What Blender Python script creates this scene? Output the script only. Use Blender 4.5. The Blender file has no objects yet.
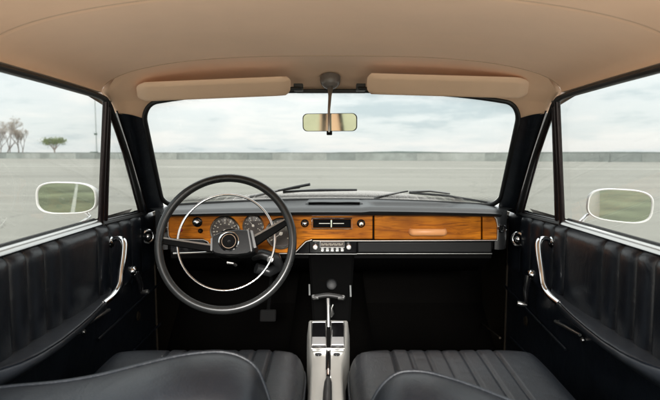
import bpy, math, random
from mathutils import Vector, Matrix, noise
rnd = random.Random(7)
R = math.radians
scene = bpy.context.scene
COL = scene.collection

# ------------------------------------------------------------------ camera maths
F = 554.0; E = 1.12; CX = -0.004; PITCH = math.atan(47.0/F)
ct, st = math.cos(PITCH), math.sin(PITCH)
def ray(px, py):
    d = (px-330.0)/F; v = (200.0-py)/F
    return Vector((d, ct+v*st, -st+v*ct))
def P(px, py, Y):                      # point seen at a photo pixel, at a known depth
    r = ray(px, py); t = Y/r.y
    return Vector((CX+t*r.x, Y, E+t*r.z))
def PX(px, py, X):
    r = ray(px, py); t = (X-CX)/r.x
    return Vector((X, t*r.y, E+t*r.z))
def PZ(px, py, z):
    r = ray(px, py); t = (z-E)/r.z
    return Vector((CX+t*r.x, t*r.y, z))
def V(x, y, z): return Vector((x, y, E+z))   # z given relative to eye height
def lerp(a, b, t): return a+(b-a)*t
def sm(a, b, x):
    t = min(1, max(0, (x-a)/(b-a))); return t*t*(3-2*t)
def interp(tab, x):
    if x <= tab[0][0]: return tab[0][1]
    for (x0, y0), (x1, y1) in zip(tab, tab[1:]):
        if x <= x1: return y0+(y1-y0)*(x-x0)/(x1-x0)
    return tab[-1][1]

# ------------------------------------------------------------------ materials
def mat(name, col, rough=0.5, metal=0.0, spec=0.5, coat=0.0, bump=None, var=None, sheen=0.0, bump2=None, ior=None):
    """bump=(scale, strength, distance); var=(scale, amount) albedo mottling"""
    m = bpy.data.materials.new(name); m.use_nodes = True
    nt = m.node_tree; b = nt.nodes['Principled BSDF']
    b.inputs['Base Color'].default_value = (*col, 1)
    b.inputs['Roughness'].default_value = rough
    b.inputs['Metallic'].default_value = metal
    b.inputs['Specular IOR Level'].default_value = spec
    b.inputs['Coat Weight'].default_value = coat
    b.inputs['Coat Roughness'].default_value = 0.12
    if ior: b.inputs['IOR'].default_value = ior
    if sheen: b.inputs['Sheen Weight'].default_value = sheen
    tc = nt.nodes.new('ShaderNodeTexCoord')
    if bump:
        n = nt.nodes.new('ShaderNodeTexNoise'); n.inputs['Scale'].default_value = bump[0]
        n.inputs['Detail'].default_value = 4
        nt.links.new(tc.outputs['Object'], n.inputs['Vector'])
        bp = nt.nodes.new('ShaderNodeBump'); bp.inputs['Strength'].default_value = bump[1]
        bp.inputs['Distance'].default_value = bump[2]
        nt.links.new(n.outputs['Fac'], bp.inputs['Height'])
        nt.links.new(bp.outputs['Normal'], b.inputs['Normal'])
        if bump2:
            n2 = nt.nodes.new('ShaderNodeTexNoise'); n2.inputs['Scale'].default_value = bump2[0]
            n2.inputs['Detail'].default_value = 5; n2.inputs['Distortion'].default_value = .8
            nt.links.new(tc.outputs['Object'], n2.inputs['Vector'])
            bq = nt.nodes.new('ShaderNodeBump'); bq.inputs['Strength'].default_value = bump2[1]; bq.inputs['Distance'].default_value = bump2[2]
            nt.links.new(n2.outputs['Fac'], bq.inputs['Height']); nt.links.new(bq.outputs['Normal'], bp.inputs['Normal'])
    if var:
        n = nt.nodes.new('ShaderNodeTexNoise'); n.inputs['Scale'].default_value = var[0]
        n.inputs['Detail'].default_value = 6; n.inputs['Roughness'].default_value = 0.65
        nt.links.new(tc.outputs['Object'], n.inputs['Vector'])
        r = nt.nodes.new('ShaderNodeValToRGB')
        r.color_ramp.elements[0].position = 0.3; r.color_ramp.elements[1].position = 0.72
        r.color_ramp.elements[0].color = (*[c*(1-var[1]) for c in col], 1)
        r.color_ramp.elements[1].color = (*[min(1, c*(1+var[1])) for c in col], 1)
        nt.links.new(n.outputs['Fac'], r.inputs['Fac'])
        nt.links.new(r.outputs['Color'], b.inputs['Base Color'])
        mr = nt.nodes.new('ShaderNodeMapRange')
        mr.inputs['To Min'].default_value = max(0, rough-0.06); mr.inputs['To Max'].default_value = min(1, rough+0.08)
        nt.links.new(n.outputs['Fac'], mr.inputs['Value']); nt.links.new(mr.outputs['Result'], b.inputs['Roughness'])
    return m

def glass_mat(name, tint, refl=0.04):
    m = bpy.data.materials.new(name); m.use_nodes = True
    nt = m.node_tree; nt.nodes.clear()
    out = nt.nodes.new('ShaderNodeOutputMaterial'); mix = nt.nodes.new('ShaderNodeMixShader')
    tr = nt.nodes.new('ShaderNodeBsdfTransparent'); tr.inputs['Color'].default_value = (*tint, 1)
    gl = nt.nodes.new('ShaderNodeBsdfGlossy'); gl.inputs['Roughness'].default_value = 0.02
    lw = nt.nodes.new('ShaderNodeLayerWeight'); lw.inputs['Blend'].default_value = 0.5
    pw = nt.nodes.new('ShaderNodeMath'); pw.operation = 'POWER'; pw.inputs[1].default_value = 5
    ma = nt.nodes.new('ShaderNodeMath'); ma.operation = 'MULTIPLY_ADD'; ma.inputs[1].default_value = 0.8; ma.inputs[2].default_value = refl
    L = nt.links.new
    L(lw.outputs['Facing'], pw.inputs[0]); L(pw.outputs[0], ma.inputs[0]); L(ma.outputs[0], mix.inputs[0])
    L(tr.outputs[0], mix.inputs[1]); L(gl.outputs[0], mix.inputs[2]); L(mix.outputs[0], out.inputs[0])
    return m

def wood_mat():
    m = bpy.data.materials.new('varnished_wood'); m.use_nodes = True
    nt = m.node_tree; b = nt.nodes['Principled BSDF']; L = nt.links.new
    tc = nt.nodes.new('ShaderNodeTexCoord')
    mp = nt.nodes.new('ShaderNodeMapping'); mp.inputs['Scale'].default_value = (4.2, 6, 50)
    n = nt.nodes.new('ShaderNodeTexNoise'); n.inputs['Scale'].default_value = 1.9; n.inputs['Detail'].default_value = 10
    n.inputs['Roughness'].default_value = 0.62; n.inputs['Distortion'].default_value = 1.1
    r = nt.nodes.new('ShaderNodeValToRGB'); cr = r.color_ramp
    cr.elements[0].position = 0.28; cr.elements[0].color = (.12, .028, .003, 1)
    cr.elements[1].position = 0.75; cr.elements[1].color = (.82, .30, .016, 1)
    e = cr.elements.new(0.5); e.color = (.62, .19, .008, 1)
    n2 = nt.nodes.new('ShaderNodeTexNoise'); n2.inputs['Scale'].default_value = 7; n2.inputs['Detail'].default_value = 3
    mx = nt.nodes.new('ShaderNodeMix'); mx.data_type = 'RGBA'; mx.blend_type = 'MULTIPLY'; mx.inputs['Factor'].default_value = 0.75
    r2 = nt.nodes.new('ShaderNodeValToRGB')
    r2.color_ramp.elements[0].position = 0.3; r2.color_ramp.elements[0].color = (.30, .22, .16, 1)
    r2.color_ramp.elements[1].position = 0.6; r2.color_ramp.elements[1].color = (1, 1, 1, 1)
    L(tc.outputs['Object'], mp.inputs['Vector']); L(mp.outputs[0], n.inputs['Vector']); L(n.outputs['Fac'], r.inputs['Fac'])
    L(tc.outputs['Object'], n2.inputs['Vector']); L(n2.outputs['Fac'], r2.inputs['Fac'])
    L(r.outputs['Color'], mx.inputs[6]); L(r2.outputs['Color'], mx.inputs[7]); L(mx.outputs[2], b.inputs['Base Color'])
    b.inputs['Roughness'].default_value = 0.45; b.inputs['Specular IOR Level'].default_value = 0.14; b.inputs['Coat Weight'].default_value = 0.10; b.inputs['Coat Roughness'].default_value = 0.08
    return m

def ground_mat(name, base, amp):
    """weathered apron: big soft patches, long drag streaks, fine grit and hairline cracks"""
    m = bpy.data.materials.new(name); m.use_nodes = True
    nt = m.node_tree; b = nt.nodes['Principled BSDF']; L = nt.links.new
    tc = nt.nodes.new('ShaderNodeTexCoord')
    def nz(sc, mpsc, det=6, rough=0.6):
        mp = nt.nodes.new('ShaderNodeMapping'); mp.inputs['Scale'].default_value = mpsc
        n = nt.nodes.new('ShaderNodeTexNoise'); n.inputs['Scale'].default_value = sc
        n.inputs['Detail'].default_value = det; n.inputs['Roughness'].default_value = rough
        L(tc.outputs['Object'], mp.inputs['Vector']); L(mp.outputs[0], n.inputs['Vector']); return n.outputs['Fac']
    def math_(op, a, c, d=None):
        q = nt.nodes.new('ShaderNodeMath'); q.operation = op
        for i, x in enumerate((a, c, d)):
            if x is None: continue
            if isinstance(x, (int, float)): q.inputs[i].default_value = x
            else: L(x, q.inputs[i])
        return q.outputs[0]
    streak = nz(1.0, (0.015, 0.32, 1), 8, 0.7)
    streak2 = nz(1.0, (0.08, 1.7, 1), 5, 0.6)
    patch = nz(0.06, (1, 1, 1), 5)
    grit = nz(14, (1, 1, 1), 4, 0.8)
    s = math_('MULTIPLY_ADD', streak, 0.9, 0.0)
    s = math_('MULTIPLY_ADD', streak2, 0.35, s)
    s = math_('MULTIPLY_ADD', patch, 0.5, s)
    s = math_('MULTIPLY_ADD', grit, 0.35, s)           # mean about 1.05
    fac = math_('MULTIPLY_ADD', math_('SUBTRACT', s, 1.05), amp, 1.0)
    # hairline cracks
    nv = nt.nodes.new('ShaderNodeTexNoise'); nv.inputs['Scale'].default_value = 0.35; nv.inputs['Detail'].default_value = 5
    L(tc.outputs['Object'], nv.inputs['Vector'])
    add = nt.nodes.new('ShaderNodeMix'); add.data_type = 'VECTOR'; add.inputs['Factor'].default_value = 0.30
    vm = nt.nodes.new('ShaderNodeVectorMath'); vm.operation = 'SCALE'; vm.inputs['Scale'].default_value = 14
    L(nv.outputs['Color'], vm.inputs[0]); L(tc.outputs['Object'], add.inputs[4]); L(vm.outputs[0], add.inputs[5])
    vo = nt.nodes.new('ShaderNodeTexVoronoi'); vo.feature = 'DISTANCE_TO_EDGE'; vo.inputs['Scale'].default_value = 0.14
    L(add.outputs[1], vo.inputs['Vector'])
    crack = nt.nodes.new('ShaderNodeMapRange'); crack.inputs['From Min'].default_value = 0.001; crack.inputs['From Max'].default_value = 0.006
    crack.inputs['To Min'].default_value = 0.72; crack.inputs['To Max'].default_value = 1.0
    L(vo.outputs['Distance'], crack.inputs['Value'])
    fac = math_('MULTIPLY', fac, crack.outputs[0])
    mx = nt.nodes.new('ShaderNodeMix'); mx.data_type = 'RGBA'; mx.blend_type = 'MULTIPLY'; mx.inputs['Factor'].default_value = 1
    mx.inputs[6].default_value = (*base, 1)
    cb = nt.nodes.new('ShaderNodeCombineColor')
    for i in range(3): L(fac, cb.inputs[i])
    L(cb.outputs[0], mx.inputs[7]); L(mx.outputs[2], b.inputs['Base Color'])
    b.inputs['Roughness'].default_value = 0.85; b.inputs['Specular IOR Level'].default_value = 0.25
    return m

M = {}
M['vinyl'] = mat('black_vinyl', (.0078, .0103, .0150), .31, spec=.5, bump=(420, .3, .0012), var=(9, .25), bump2=(16, .30, .008))
M['seat'] = mat('black_leather', (.0115, .0145, .0195), .37, bump=(330, .45, .0012), var=(14, .2), bump2=(13, .24, .010))
M['padvinyl'] = mat('dash_pad_vinyl', (.020, .021, .022), .31, bump=(600, .3, .0008), var=(12, .2))
M['black'] = mat('matt_black', (.005, .005, .005), .6, ior=1.12)
M['gloss'] = mat('gloss_black', (.008, .008, .009), .12)
M['rubber'] = mat('black_rubber', (.012, .012, .012), .5)
M['dkpost'] = mat('dark_anodised', (.03, .022, .022), .22, metal=.6)
M['lining'] = mat('beige_lining', (.86, .565, .378), .75, bump=(700, .35, .0008), var=(3.5, .05), sheen=.2, bump2=(7, .10, .010))
M['visor'] = mat('beige_vinyl', (.90, .62, .43), .55, bump=(500, .2, .0006), var=(6, .05))
M['seam'] = mat('seam_thread', (.50, .33, .22), .8)
M['chrome'] = mat('chrome', (.86, .87, .88), .09, metal=1.0, var=(30, .05))
M['brushed'] = mat('brushed_metal', (.80, .80, .80), .48, metal=1.0)
M['mount'] = mat('smoked_plastic', (.16, .14, .13), .25)
M['dull'] = mat('dull_silver', (.42, .42, .41), .33, metal=1.0)
M['hubtrim'] = mat('hub_trim_paint', (.16, .16, .16), .45)
M['armlit'] = mat('armrest_vinyl_lit', (.029, .034, .042), .34, spec=.6, bump=(420, .3, .0012), var=(9, .2), bump2=(16, .2, .006))  # paler copy of the door vinyl: light on the armrest put into its colour
M['pedal'] = mat('pedal_rubber', (.012, .012, .012), .8, ior=1.1)
M['scuttle'] = mat('scuttle_paint', (.30, .275, .25), .4)
M['lowpad'] = mat('lower_pad_vinyl', (.008, .0085, .009), .5, spec=.3, bump=(500, .3, .001))
M['hub'] = mat('hub_plastic', (.008, .0085, .009), .5, spec=.25, bump=(500, .4, .001))
M['stack'] = mat('stack_black', (.003, .003, .003), .6, ior=1.0)
M['concreteB'] = mat('weathered_concrete_pale', (.27, .285, .265), .9, var=(.4, .25))
M['concreteC'] = mat('weathered_concrete_dark', (.19, .21, .198), .9, var=(.4, .3))
M['satin'] = mat('satin_metal', (.72, .72, .70), .30, metal=1.0)
M['white'] = mat('cream_paint', (.50, .46, .42), .5, spec=.35)
M['mirrorwhite'] = mat('mirror_housing_paint', (.82, .81, .77), .3, coat=.4)
M['console'] = mat('console_paint', (.52, .515, .48), .32, metal=.25, var=(16, .05))
M['mirror'] = mat('mirror_silver', (.80, .84, .78), .015, metal=1.0)
M['ymirror'] = mat('aged_mirror_silver', (.66, .63, .52), .02, metal=1.0, var=(20, .06))
M['carpet'] = mat('black_carpet', (.0026, .0024, .0022), .95, ior=1.0, bump=(300, .6, .003))
M['kick'] = mat('brown_trim', (.022, .017, .012), .8, spec=.1, bump=(300, .4, .002))
M['wood'] = wood_mat()
M['dial'] = mat('dial_face', (.05, .036, .028), .4, var=(25, .35))
M['dialmark'] = mat('dial_marking', (.62, .57, .46), .5)
M['needle'] = mat('needle_paint', (.75, .70, .62), .4)
M['peach'] = mat('peach_plastic', (.88, .40, .16), .4)
M['lamp'] = mat('red_lamp_lens', (.35, .02, .015), .2)
M['wheelrim'] = mat('wheel_rim_plastic', (.016, .017, .017), .28, bump=(80, .05, .001), var=(10, .2))
M['glass'] = glass_mat('window_glass', (.642, .645, .638), .014)
M['lens'] = glass_mat('clear_lens', (.97, .97, .97), .04)
M['wiper'] = mat('wiper_metal', (.30, .29, .28), .35, metal=.8)
M['concrete'] = mat('weathered_concrete', (.235, .255, .238), .9, var=(.32, .32))
M['concrete2'] = mat('wall_coping', (.15, .165, .155), .9, var=(.8, .2))
M['bark'] = mat('pale_bark', (.22, .19, .17), .9, var=(2, .25))
M['twig'] = mat('bare_twig', (.30, .27, .245), .9)
M['leafA'] = mat('olive_leaf', (.15, .19, .075), .7, var=(.4, .35))
M['rust'] = mat('bud_leaf', (.30, .255, .205), .8, var=(.5, .3))
M['mast'] = mat('galvanised', (.30, .33, .32), .5, metal=.4)
M['ground'] = ground_mat('apron_ground', (.305, .296, .258), 0.85)
M['slab'] = mat('pale_bounce_concrete', (.58, .56, .52), .85, var=(2, .12))  # for the unseen slab that reflects light up into the cabin
M['line'] = mat('worn_line', (.42, .41, .36), .85, var=(.6, .2))
M['grass'] = mat('grass_field', (.17, .18, .115), .95, spec=.1, var=(.7, .55))
M['hill'] = mat('far_woodland', (.10, .13, .115), 1.0, var=(.02, .3))

# ------------------------------------------------------------------ mesh helpers
class MB:
    def __init__(s): s.v = []; s.f = []; s.m = []
    def add(s, vs, fs, mi=0):
        o = len(s.v); s.v += [Vector(p) for p in vs]
        for f in fs: s.f.append(tuple(i+o for i in f)); s.m.append(mi)
    def grid(s, rows, mi=0, closed_u=False, closed_v=False):
        n = len(rows); k = len(rows[0]); fs = []
        for i in range(n if closed_v else n-1):
            for j in range(k if closed_u else k-1):
                a = i*k+j; b = i*k+(j+1) % k; c = ((i+1) % n)*k+(j+1) % k; d = ((i+1) % n)*k+j
                fs.append((a, b, c, d))
        s.add([p for r in rows for p in r], fs, mi)
    def box(s, c, size, rot=None, mi=0):
        hx, hy, hz = [q/2 for q in size]; c = Vector(c)
        ps = [Vector((x, y, z)) for x in (-hx, hx) for y in (-hy, hy) for z in (-hz, hz)]
        if rot is not None: ps = [rot @ p for p in ps]
        s.add([c+p for p in ps], [(0, 1, 3, 2), (4, 6, 7, 5), (0, 4, 5, 1), (2, 3, 7, 6), (0, 2, 6, 4), (1, 5, 7, 3)], mi)
    def tube(s, pts, rad, n=10, mi=0, closed=False, sx=1.0, up=None, cap=True):
        pts = [Vector(p) for p in pts]; k = len(pts)
        if not isinstance(rad, (list, tuple)): rad = [rad]*k
        rows = []; prev = None
        for i, p in enumerate(pts):
            if closed: t = pts[(i+1) % k]-pts[i-1]
            else: t = pts[min(i+1, k-1)]-pts[max(i-1, 0)]
            t.normalize()
            if up is not None: u = Vector(up)
            elif prev is None: u = Vector((0, 0, 1)) if abs(t.z) < .9 else Vector((1, 0, 0))
            else: u = prev
            a = u-t*u.dot(t)
            if a.length < 1e-6: a = t.orthogonal()
            a.normalize(); b = t.cross(a); prev = a
            rows.append([p+(a*math.cos(2*math.pi*q/n)*rad[i]+b*math.sin(2*math.pi*q/n)*rad[i]*sx) for q in range(n)])
        s.grid(rows, mi, closed_u=True, closed_v=closed)
        if cap and not closed:
            o = len(s.v)-n*k
            s.f.append(tuple(range(o+n-1, o-1, -1))); s.m.append(mi)
            o2 = len(s.v)-n
            s.f.append(tuple(range(o2, o2+n))); s.m.append(mi)
    def lathe(s, prof, c, axis, n=28, mi=0):
        """prof = [(radius, along)]"""
        c = Vector(c); ax = Vector(axis).normalized(); a = ax.orthogonal().normalized(); b = ax.cross(a)
        rows = [[c+ax*h+(a*math.cos(2*math.pi*q/n)+b*math.sin(2*math.pi*q/n))*max(r, 1e-5) for q in range(n)] for r, h in prof]
        s.grid(rows, mi, closed_u=True)
    def prism(s, outline, d, mi=0):
        d = Vector(d); n = len(outline); o = [Vector(p) for p in outline]
        s.add(o+[p+d for p in o], [tuple(range(n-1, -1, -1)), tuple(range(n, 2*n))]+[(i, (i+1) % n, n+(i+1) % n, n+i) for i in range(n)], mi)
    def build(s, name, mats, parent=None, smooth=40, bevel=0, subsurf=0, bseg=2):
        me = bpy.data.meshes.new(name); me.from_pydata([tuple(p) for p in s.v], [], s.f)
        if not isinstance(mats, (list, tuple)): mats = [mats]
        for q in mats: me.materials.append(M[q])
        me.polygons.foreach_set('material_index', s.m)
        import bmesh
        bm = bmesh.new(); bm.from_mesh(me); bmesh.ops.remove_doubles(bm, verts=bm.verts, dist=1e-6)
        bmesh.ops.recalc_face_normals(bm, faces=bm.faces); bm.to_mesh(me); bm.free()
        if smooth: me.shade_smooth(); me.set_sharp_from_angle(angle=R(smooth))
        o = bpy.data.objects.new(name, me); COL.objects.link(o)
        if parent is not None:
            o.parent = parent
            if parent.type == 'EMPTY': o.matrix_parent_inverse = Matrix.Translation(-Vector(parent.location))
        if bevel:
            b = o.modifiers.new('bevel', 'BEVEL'); b.width = bevel; b.segments = bseg; b.limit_method = 'ANGLE'; b.angle_limit = R(35)
        if subsurf:
            b = o.modifiers.new('sub', 'SUBSURF'); b.levels = subsurf; b.render_levels = subsurf
        return o
def tag(o, label=None, cat=None, group=None, kind=None):
    if label: o['label'] = label
    if cat: o['category'] = cat
    if group: o['group'] = group
    if kind: o['kind'] = kind
    return o
def empty(name, loc, label, cat, group=None):
    o = bpy.data.objects.new(name, None); COL.objects.link(o); o.location = loc
    return tag(o, label, cat, group)
def rrect(w, h, r, n=6):
    """rounded rectangle outline centred on 0, list of (x, y)"""
    out = []
    for cx, cy, a0 in ((w/2-r, h/2-r, 0), (-w/2+r, h/2-r, 90), (-w/2+r, -h/2+r, 180), (w/2-r, -h/2+r, 270)):
        for i in range(n+1):
            a = R(a0+90*i/n); out.append((cx+r*math.cos(a), cy+r*math.sin(a)))
    return out
def bez(p0, p1, p2, p3, n=10):
    p0, p1, p2, p3 = map(Vector, (p0, p1, p2, p3)); out = []
    for i in range(n+1):
        t = i/n; u = 1-t
        out.append(p0*u**3+p1*3*u*u*t+p2*3*u*t*t+p3*t**3)
    return out
def smoothpath(pts, n=6):
    pts = [Vector(p) for p in pts]; out = []
    for i in range(len(pts)-1):
        p0 = pts[max(i-1, 0)]; p1 = pts[i]; p2 = pts[i+1]; p3 = pts[min(i+2, len(pts)-1)]
        for k in range(n):
            t = k/n
            out.append(.5*((2*p1)+(p2-p0)*t+(2*p0-5*p1+4*p2-p3)*t*t+(3*p1-p0-3*p2+p3)*t**3))
    out.append(pts[-1]); return out

# ================================================================== THE CAR
car = empty('car', (0, 1.0, 0), 'vintage sedan seen from its back seat, black seats, wooden dashboard and beige roof lining', 'car')

# ---- roof lining ---------------------------------------------------
RAILX = [(-.80, .50), (-.45, .575), (.0, .598), (.6, .602), (.97, .602), (1.25, .602), (1.46, .598)]
RAILZ = [(-.80, .115), (-.45, .150), (.0, .166), (.6, .168), (.97, .166), (1.25, .163), (1.46, .158)]
CROWN = [(-.80, .215), (-.45, .262), (.0, .287), (.5, .288), (.97, .277), (1.25, .266), (1.46, .251)]
SEAMS = [-.40, .04, .50, .97, 1.46]
def roof_pt(t, Y, lift=0):
    xr, zr, zc = interp(RAILX, Y), interp(RAILZ, Y), interp(CROWN, Y)
    a = abs(t)
    z = zr+(zc-zr)*max(0, 1-a**lerp(1.8, 2.8, sm(.97, 1.46, Y)))**.5
    for s0, s1 in zip(SEAMS, SEAMS[1:]):
        if s0 <= Y <= s1:
            z += .007*math.sin(math.pi*(Y-s0)/(s1-s0))*(1-a**4)
    for s0 in SEAMS[:-1]:
        d = abs(Y-s0)
        if d < .007: z += .003*(1-d/.007)
    return V(t*xr, Y, z+lift)
mb = MB(); ys = []
y = -.10
while y < 1.4601:
    ys.append(y); y += .02
for s0 in SEAMS[1:-1]: ys += [s0-.0069, s0, s0+.0069]
ys = sorted(ys+[1.46])
ts = [math.sin(math.pi/2*(-1+2*i/72)) for i in range(73)]
mb.grid([[roof_pt(-1, y)+Vector((-.035, 0, -.004))]+[roof_pt(t, y) for t in ts]+[roof_pt(1, y)+Vector((.035, 0, -.004))] for y in ys])
roof = mb.build('roof_lining', 'lining', car, smooth=60)
for s0 in (.97,):
    mb = MB(); mb.tube([roof_pt(t, s0, .0002) for t in ts], .0016, 6)
    mb.build('lining_seam', 'seam', roof)

# ---- windscreen surface --------------------------------------------
def SW(u, v):
    xb, yb, zb = .607*u, 2.15-.15*u*u, -.1815-.010*u*u
    xt, yt, zt = .541*u, 1.70-.10*u*u, .188-.050*u*u*(.6+.4*u*u)
    return V(lerp(xb, xt, v), lerp(yb, yt, v), lerp(zb, zt, v))
def ring_uv(grow=0.0, n=9):
    """outline of the screen in (u, v), starting bottom-left going up"""
    out = []; ru, rv = .075, .14
    def arc(cu, cv, a0, a1):
        for i in range(n+1):
            a = R(lerp(a0, a1, i/n)); out.append((cu+(ru+grow)*math.cos(a), cv+(rv+grow*1.8)*math.sin(a)))
    for i in range(16): out.append((-1-grow, lerp(rv, 1-rv, i/16)))
    arc(-1+ru, 1-rv, 180, 90)
    for i in range(1, 30): out.append((lerp(-1+ru, 1-ru, i/30), 1+grow*1.8))
    arc(1-ru, 1-rv, 90, 0)
    for i in range(1, 16): out.append((1+grow, lerp(1-rv, rv, i/16)))
    arc(1-ru, rv, 0, -90)
    for i in range(1, 30): out.append((lerp(1-ru, -1+ru, i/30), -grow*1.8))
    arc(-1+ru, rv, 270, 180)
    return out
OUT = ring_uv(0.0)
mb = MB()
rows = []
for s in (1, .75, .5, .25, 0):
    rows.append([SW(u*s, .5+(v-.5)*s)+Vector((0, .012, .008)) for u, v in OUT])
mb.grid(rows, closed_u=True)
wind = mb.build('windscreen', 'glass', car, smooth=60)
sol = wind.modifiers.new('thick', 'SOLIDIFY'); sol.thickness = .005
mb = MB(); mb.tube([SW(u*1.004, .5+(v-.5)*1.01) for u, v in OUT], .0085, 8, closed=True)
mb.build('windscreen_seal', 'rubber', wind, smooth=60)
# rear view mirror's crossbar strip along the header
# ---- windscreen pillars and header lining ---------------------------
DT = [V(.655, 1.955, -.215), V(.645, 1.86, -.12), V(.63, 1.74, -.01), V(.612, 1.60, .100), V(.603, 1.535, .146)]
def dpath(s, w):
    n = len(DT)-1; x = w*n; i = min(int(x), n-1); p = DT[i].lerp(DT[i+1], x-i)
    return Vector((p.x*s, p.y, p.z))
def loft(a, b, bulge, k=7, direction=None):
    rows = []
    for i in range(k):
        w = i/(k-1); f = math.sin(math.pi*w)*bulge
        rows.append([p.lerp(q, w)+(direction*f if direction else Vector((0, 0, 0))) for p, q in zip(a, b)])
    return rows
VB = .884
for s in (-1, 1):
    n = 16
    outer = [dpath(s, .82*i/n) for i in range(n+1)]
    inner = [SW(s*1.0, lerp(-.03, VB, i/n)) for i in range(n+1)]
    mb = MB(); lo = loft(outer, inner, .020, 8, Vector((-s*.3, -1, .15)).normalized())
    mb.grid([[p+Vector((s*.035, .05, -.01)) for p in outer], [p+Vector((s*.012, .012, 0)) for p in outer]]+lo)
    pil = mb.build('windscreen_pillar', 'vinyl', car, smooth=70)
    mb = MB(); mb.tube([dpath(s, i/17)+Vector((-s*.006, -.007, .004)) for i in range(15)], .0028, 6); mb.build('pillar_trim', 'dkpost', pil)
hn = 9
inner_top = []
lft = [SW(u, v) for u, v in [(-1, VB)]+OUT[18:26]+OUT[26:55]+OUT[55:63]+[(1, VB)]]
NT = len(lft); outer_top = []
acc = [0]
for a, b in zip(lft, lft[1:]): acc.append(acc[-1]+(b-a).length)
tot = acc[-1]
# the outer curve: top of the door frame, round the corner, then across the front bow of the lining
oc = [dpath(-1, .82+.18*i/5) for i in range(5)]+[V(-.601, 1.50, .158)]+[roof_pt(t, 1.46) for t in ts[2:-2]]+[V(.601, 1.50, .158)]+[dpath(1, 1-.18*i/5) for i in range(1, 6)]
oa = [0]
for a, b in zip(oc, oc[1:]): oa.append(oa[-1]+(b-a).length)
# corner correspondence: the first 7 % of the inner curve maps to the first 5 outer points
key = [(0, 0), (.075, oa[4]/oa[-1]), (.13, oa[9]/oa[-1]+.02), (.5, .5), (.87, 1-oa[9]/oa[-1]-.02), (.925, 1-oa[4]/oa[-1]), (1, 1)]
for a in acc:
    w = interp(key, a/tot)*oa[-1]
    i = 0
    while i < len(oa)-2 and oa[i+1] < w: i += 1
    outer_top.append(oc[i].lerp(oc[i+1], (w-oa[i])/(oa[i+1]-oa[i]+1e-9)))
rows = []
for i in range(10):
    w = i/9; r_ = []
    for k in range(NT):
        p = outer_top[k].lerp(lft[k], w)
        edge = min(1, min(acc[k], tot-acc[k])/tot/.16)
        up = .014*math.sin(math.pi*w)*edge          # hollow behind the visors
        out_ = -.016*math.sin(math.pi*w)*(1-edge)   # rounded pillar cover
        r_.append(p+Vector((0, up*.4+out_, up*.8)))
    rows.append(r_)
rows = [[p+Vector((.02*max(-1, min(1, p.x/.4)), .02, .004)) for p in rows[0]]]+rows
mb = MB(); mb.grid(rows)
mb.build('header_lining', 'lining', car, smooth=70)
mb = MB(); mb.tube([roof_pt(t, 1.46, .0002) for t in ts[3:-3]], .0016, 6); mb.build('lining_seam', 'seam', roof)

# ---- doors ----------------------------------------------------------
SEAMY = [.70, .78, .86, .94, 1.02, 1.10, 1.165, 1.237, 1.313, 1.527, 1.605, 1.69, 1.785, 1.88, 2.02]
def door_panel(s):
    zs = [-.196, -.1975, -.200, -.204, -.209, -.216, -.226]+[-.24-.02*i for i in range(9)]+[-.408, -.414, -.42, -.426, -.45, -.5, -.55, -.6, -.65, -.70, -.75, -.80]
    ysl = []
    for a, b in zip(SEAMY, SEAMY[1:]):
        k = 16 if b-a > .15 else 10
        ysl += [a+(b-a)*(1-math.cos(math.pi*i/k))/2 for i in range(k)]
    ysl.append(SEAMY[-1])
    rows = []
    for z in zs:
        row = []
        for y in ysl:
            for a, b in zip(SEAMY, SEAMY[1:]):
                if a <= y <= b+1e-9: t = (y-a)/(b-a); w = b-a; break
            q = 2*t-1
            flat = 6 if w > .15 else 2.6
            bul = .0165*max(0, 1-abs(q)**flat)**.5
            f = 1-sm(.40, .432, -z)
            top = sm(.196, .226, -z)
            x = .672-.014*top-.0-bul*f*min(1, top*1.5+.25)
            x -= .004*(1-f)
            x += .02*sm(1.9, 2.02, y)*0
            row.append(V(s*x, y, z))
        rows.append(row)
    mb = MB(); mb.grid(rows); return mb
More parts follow.
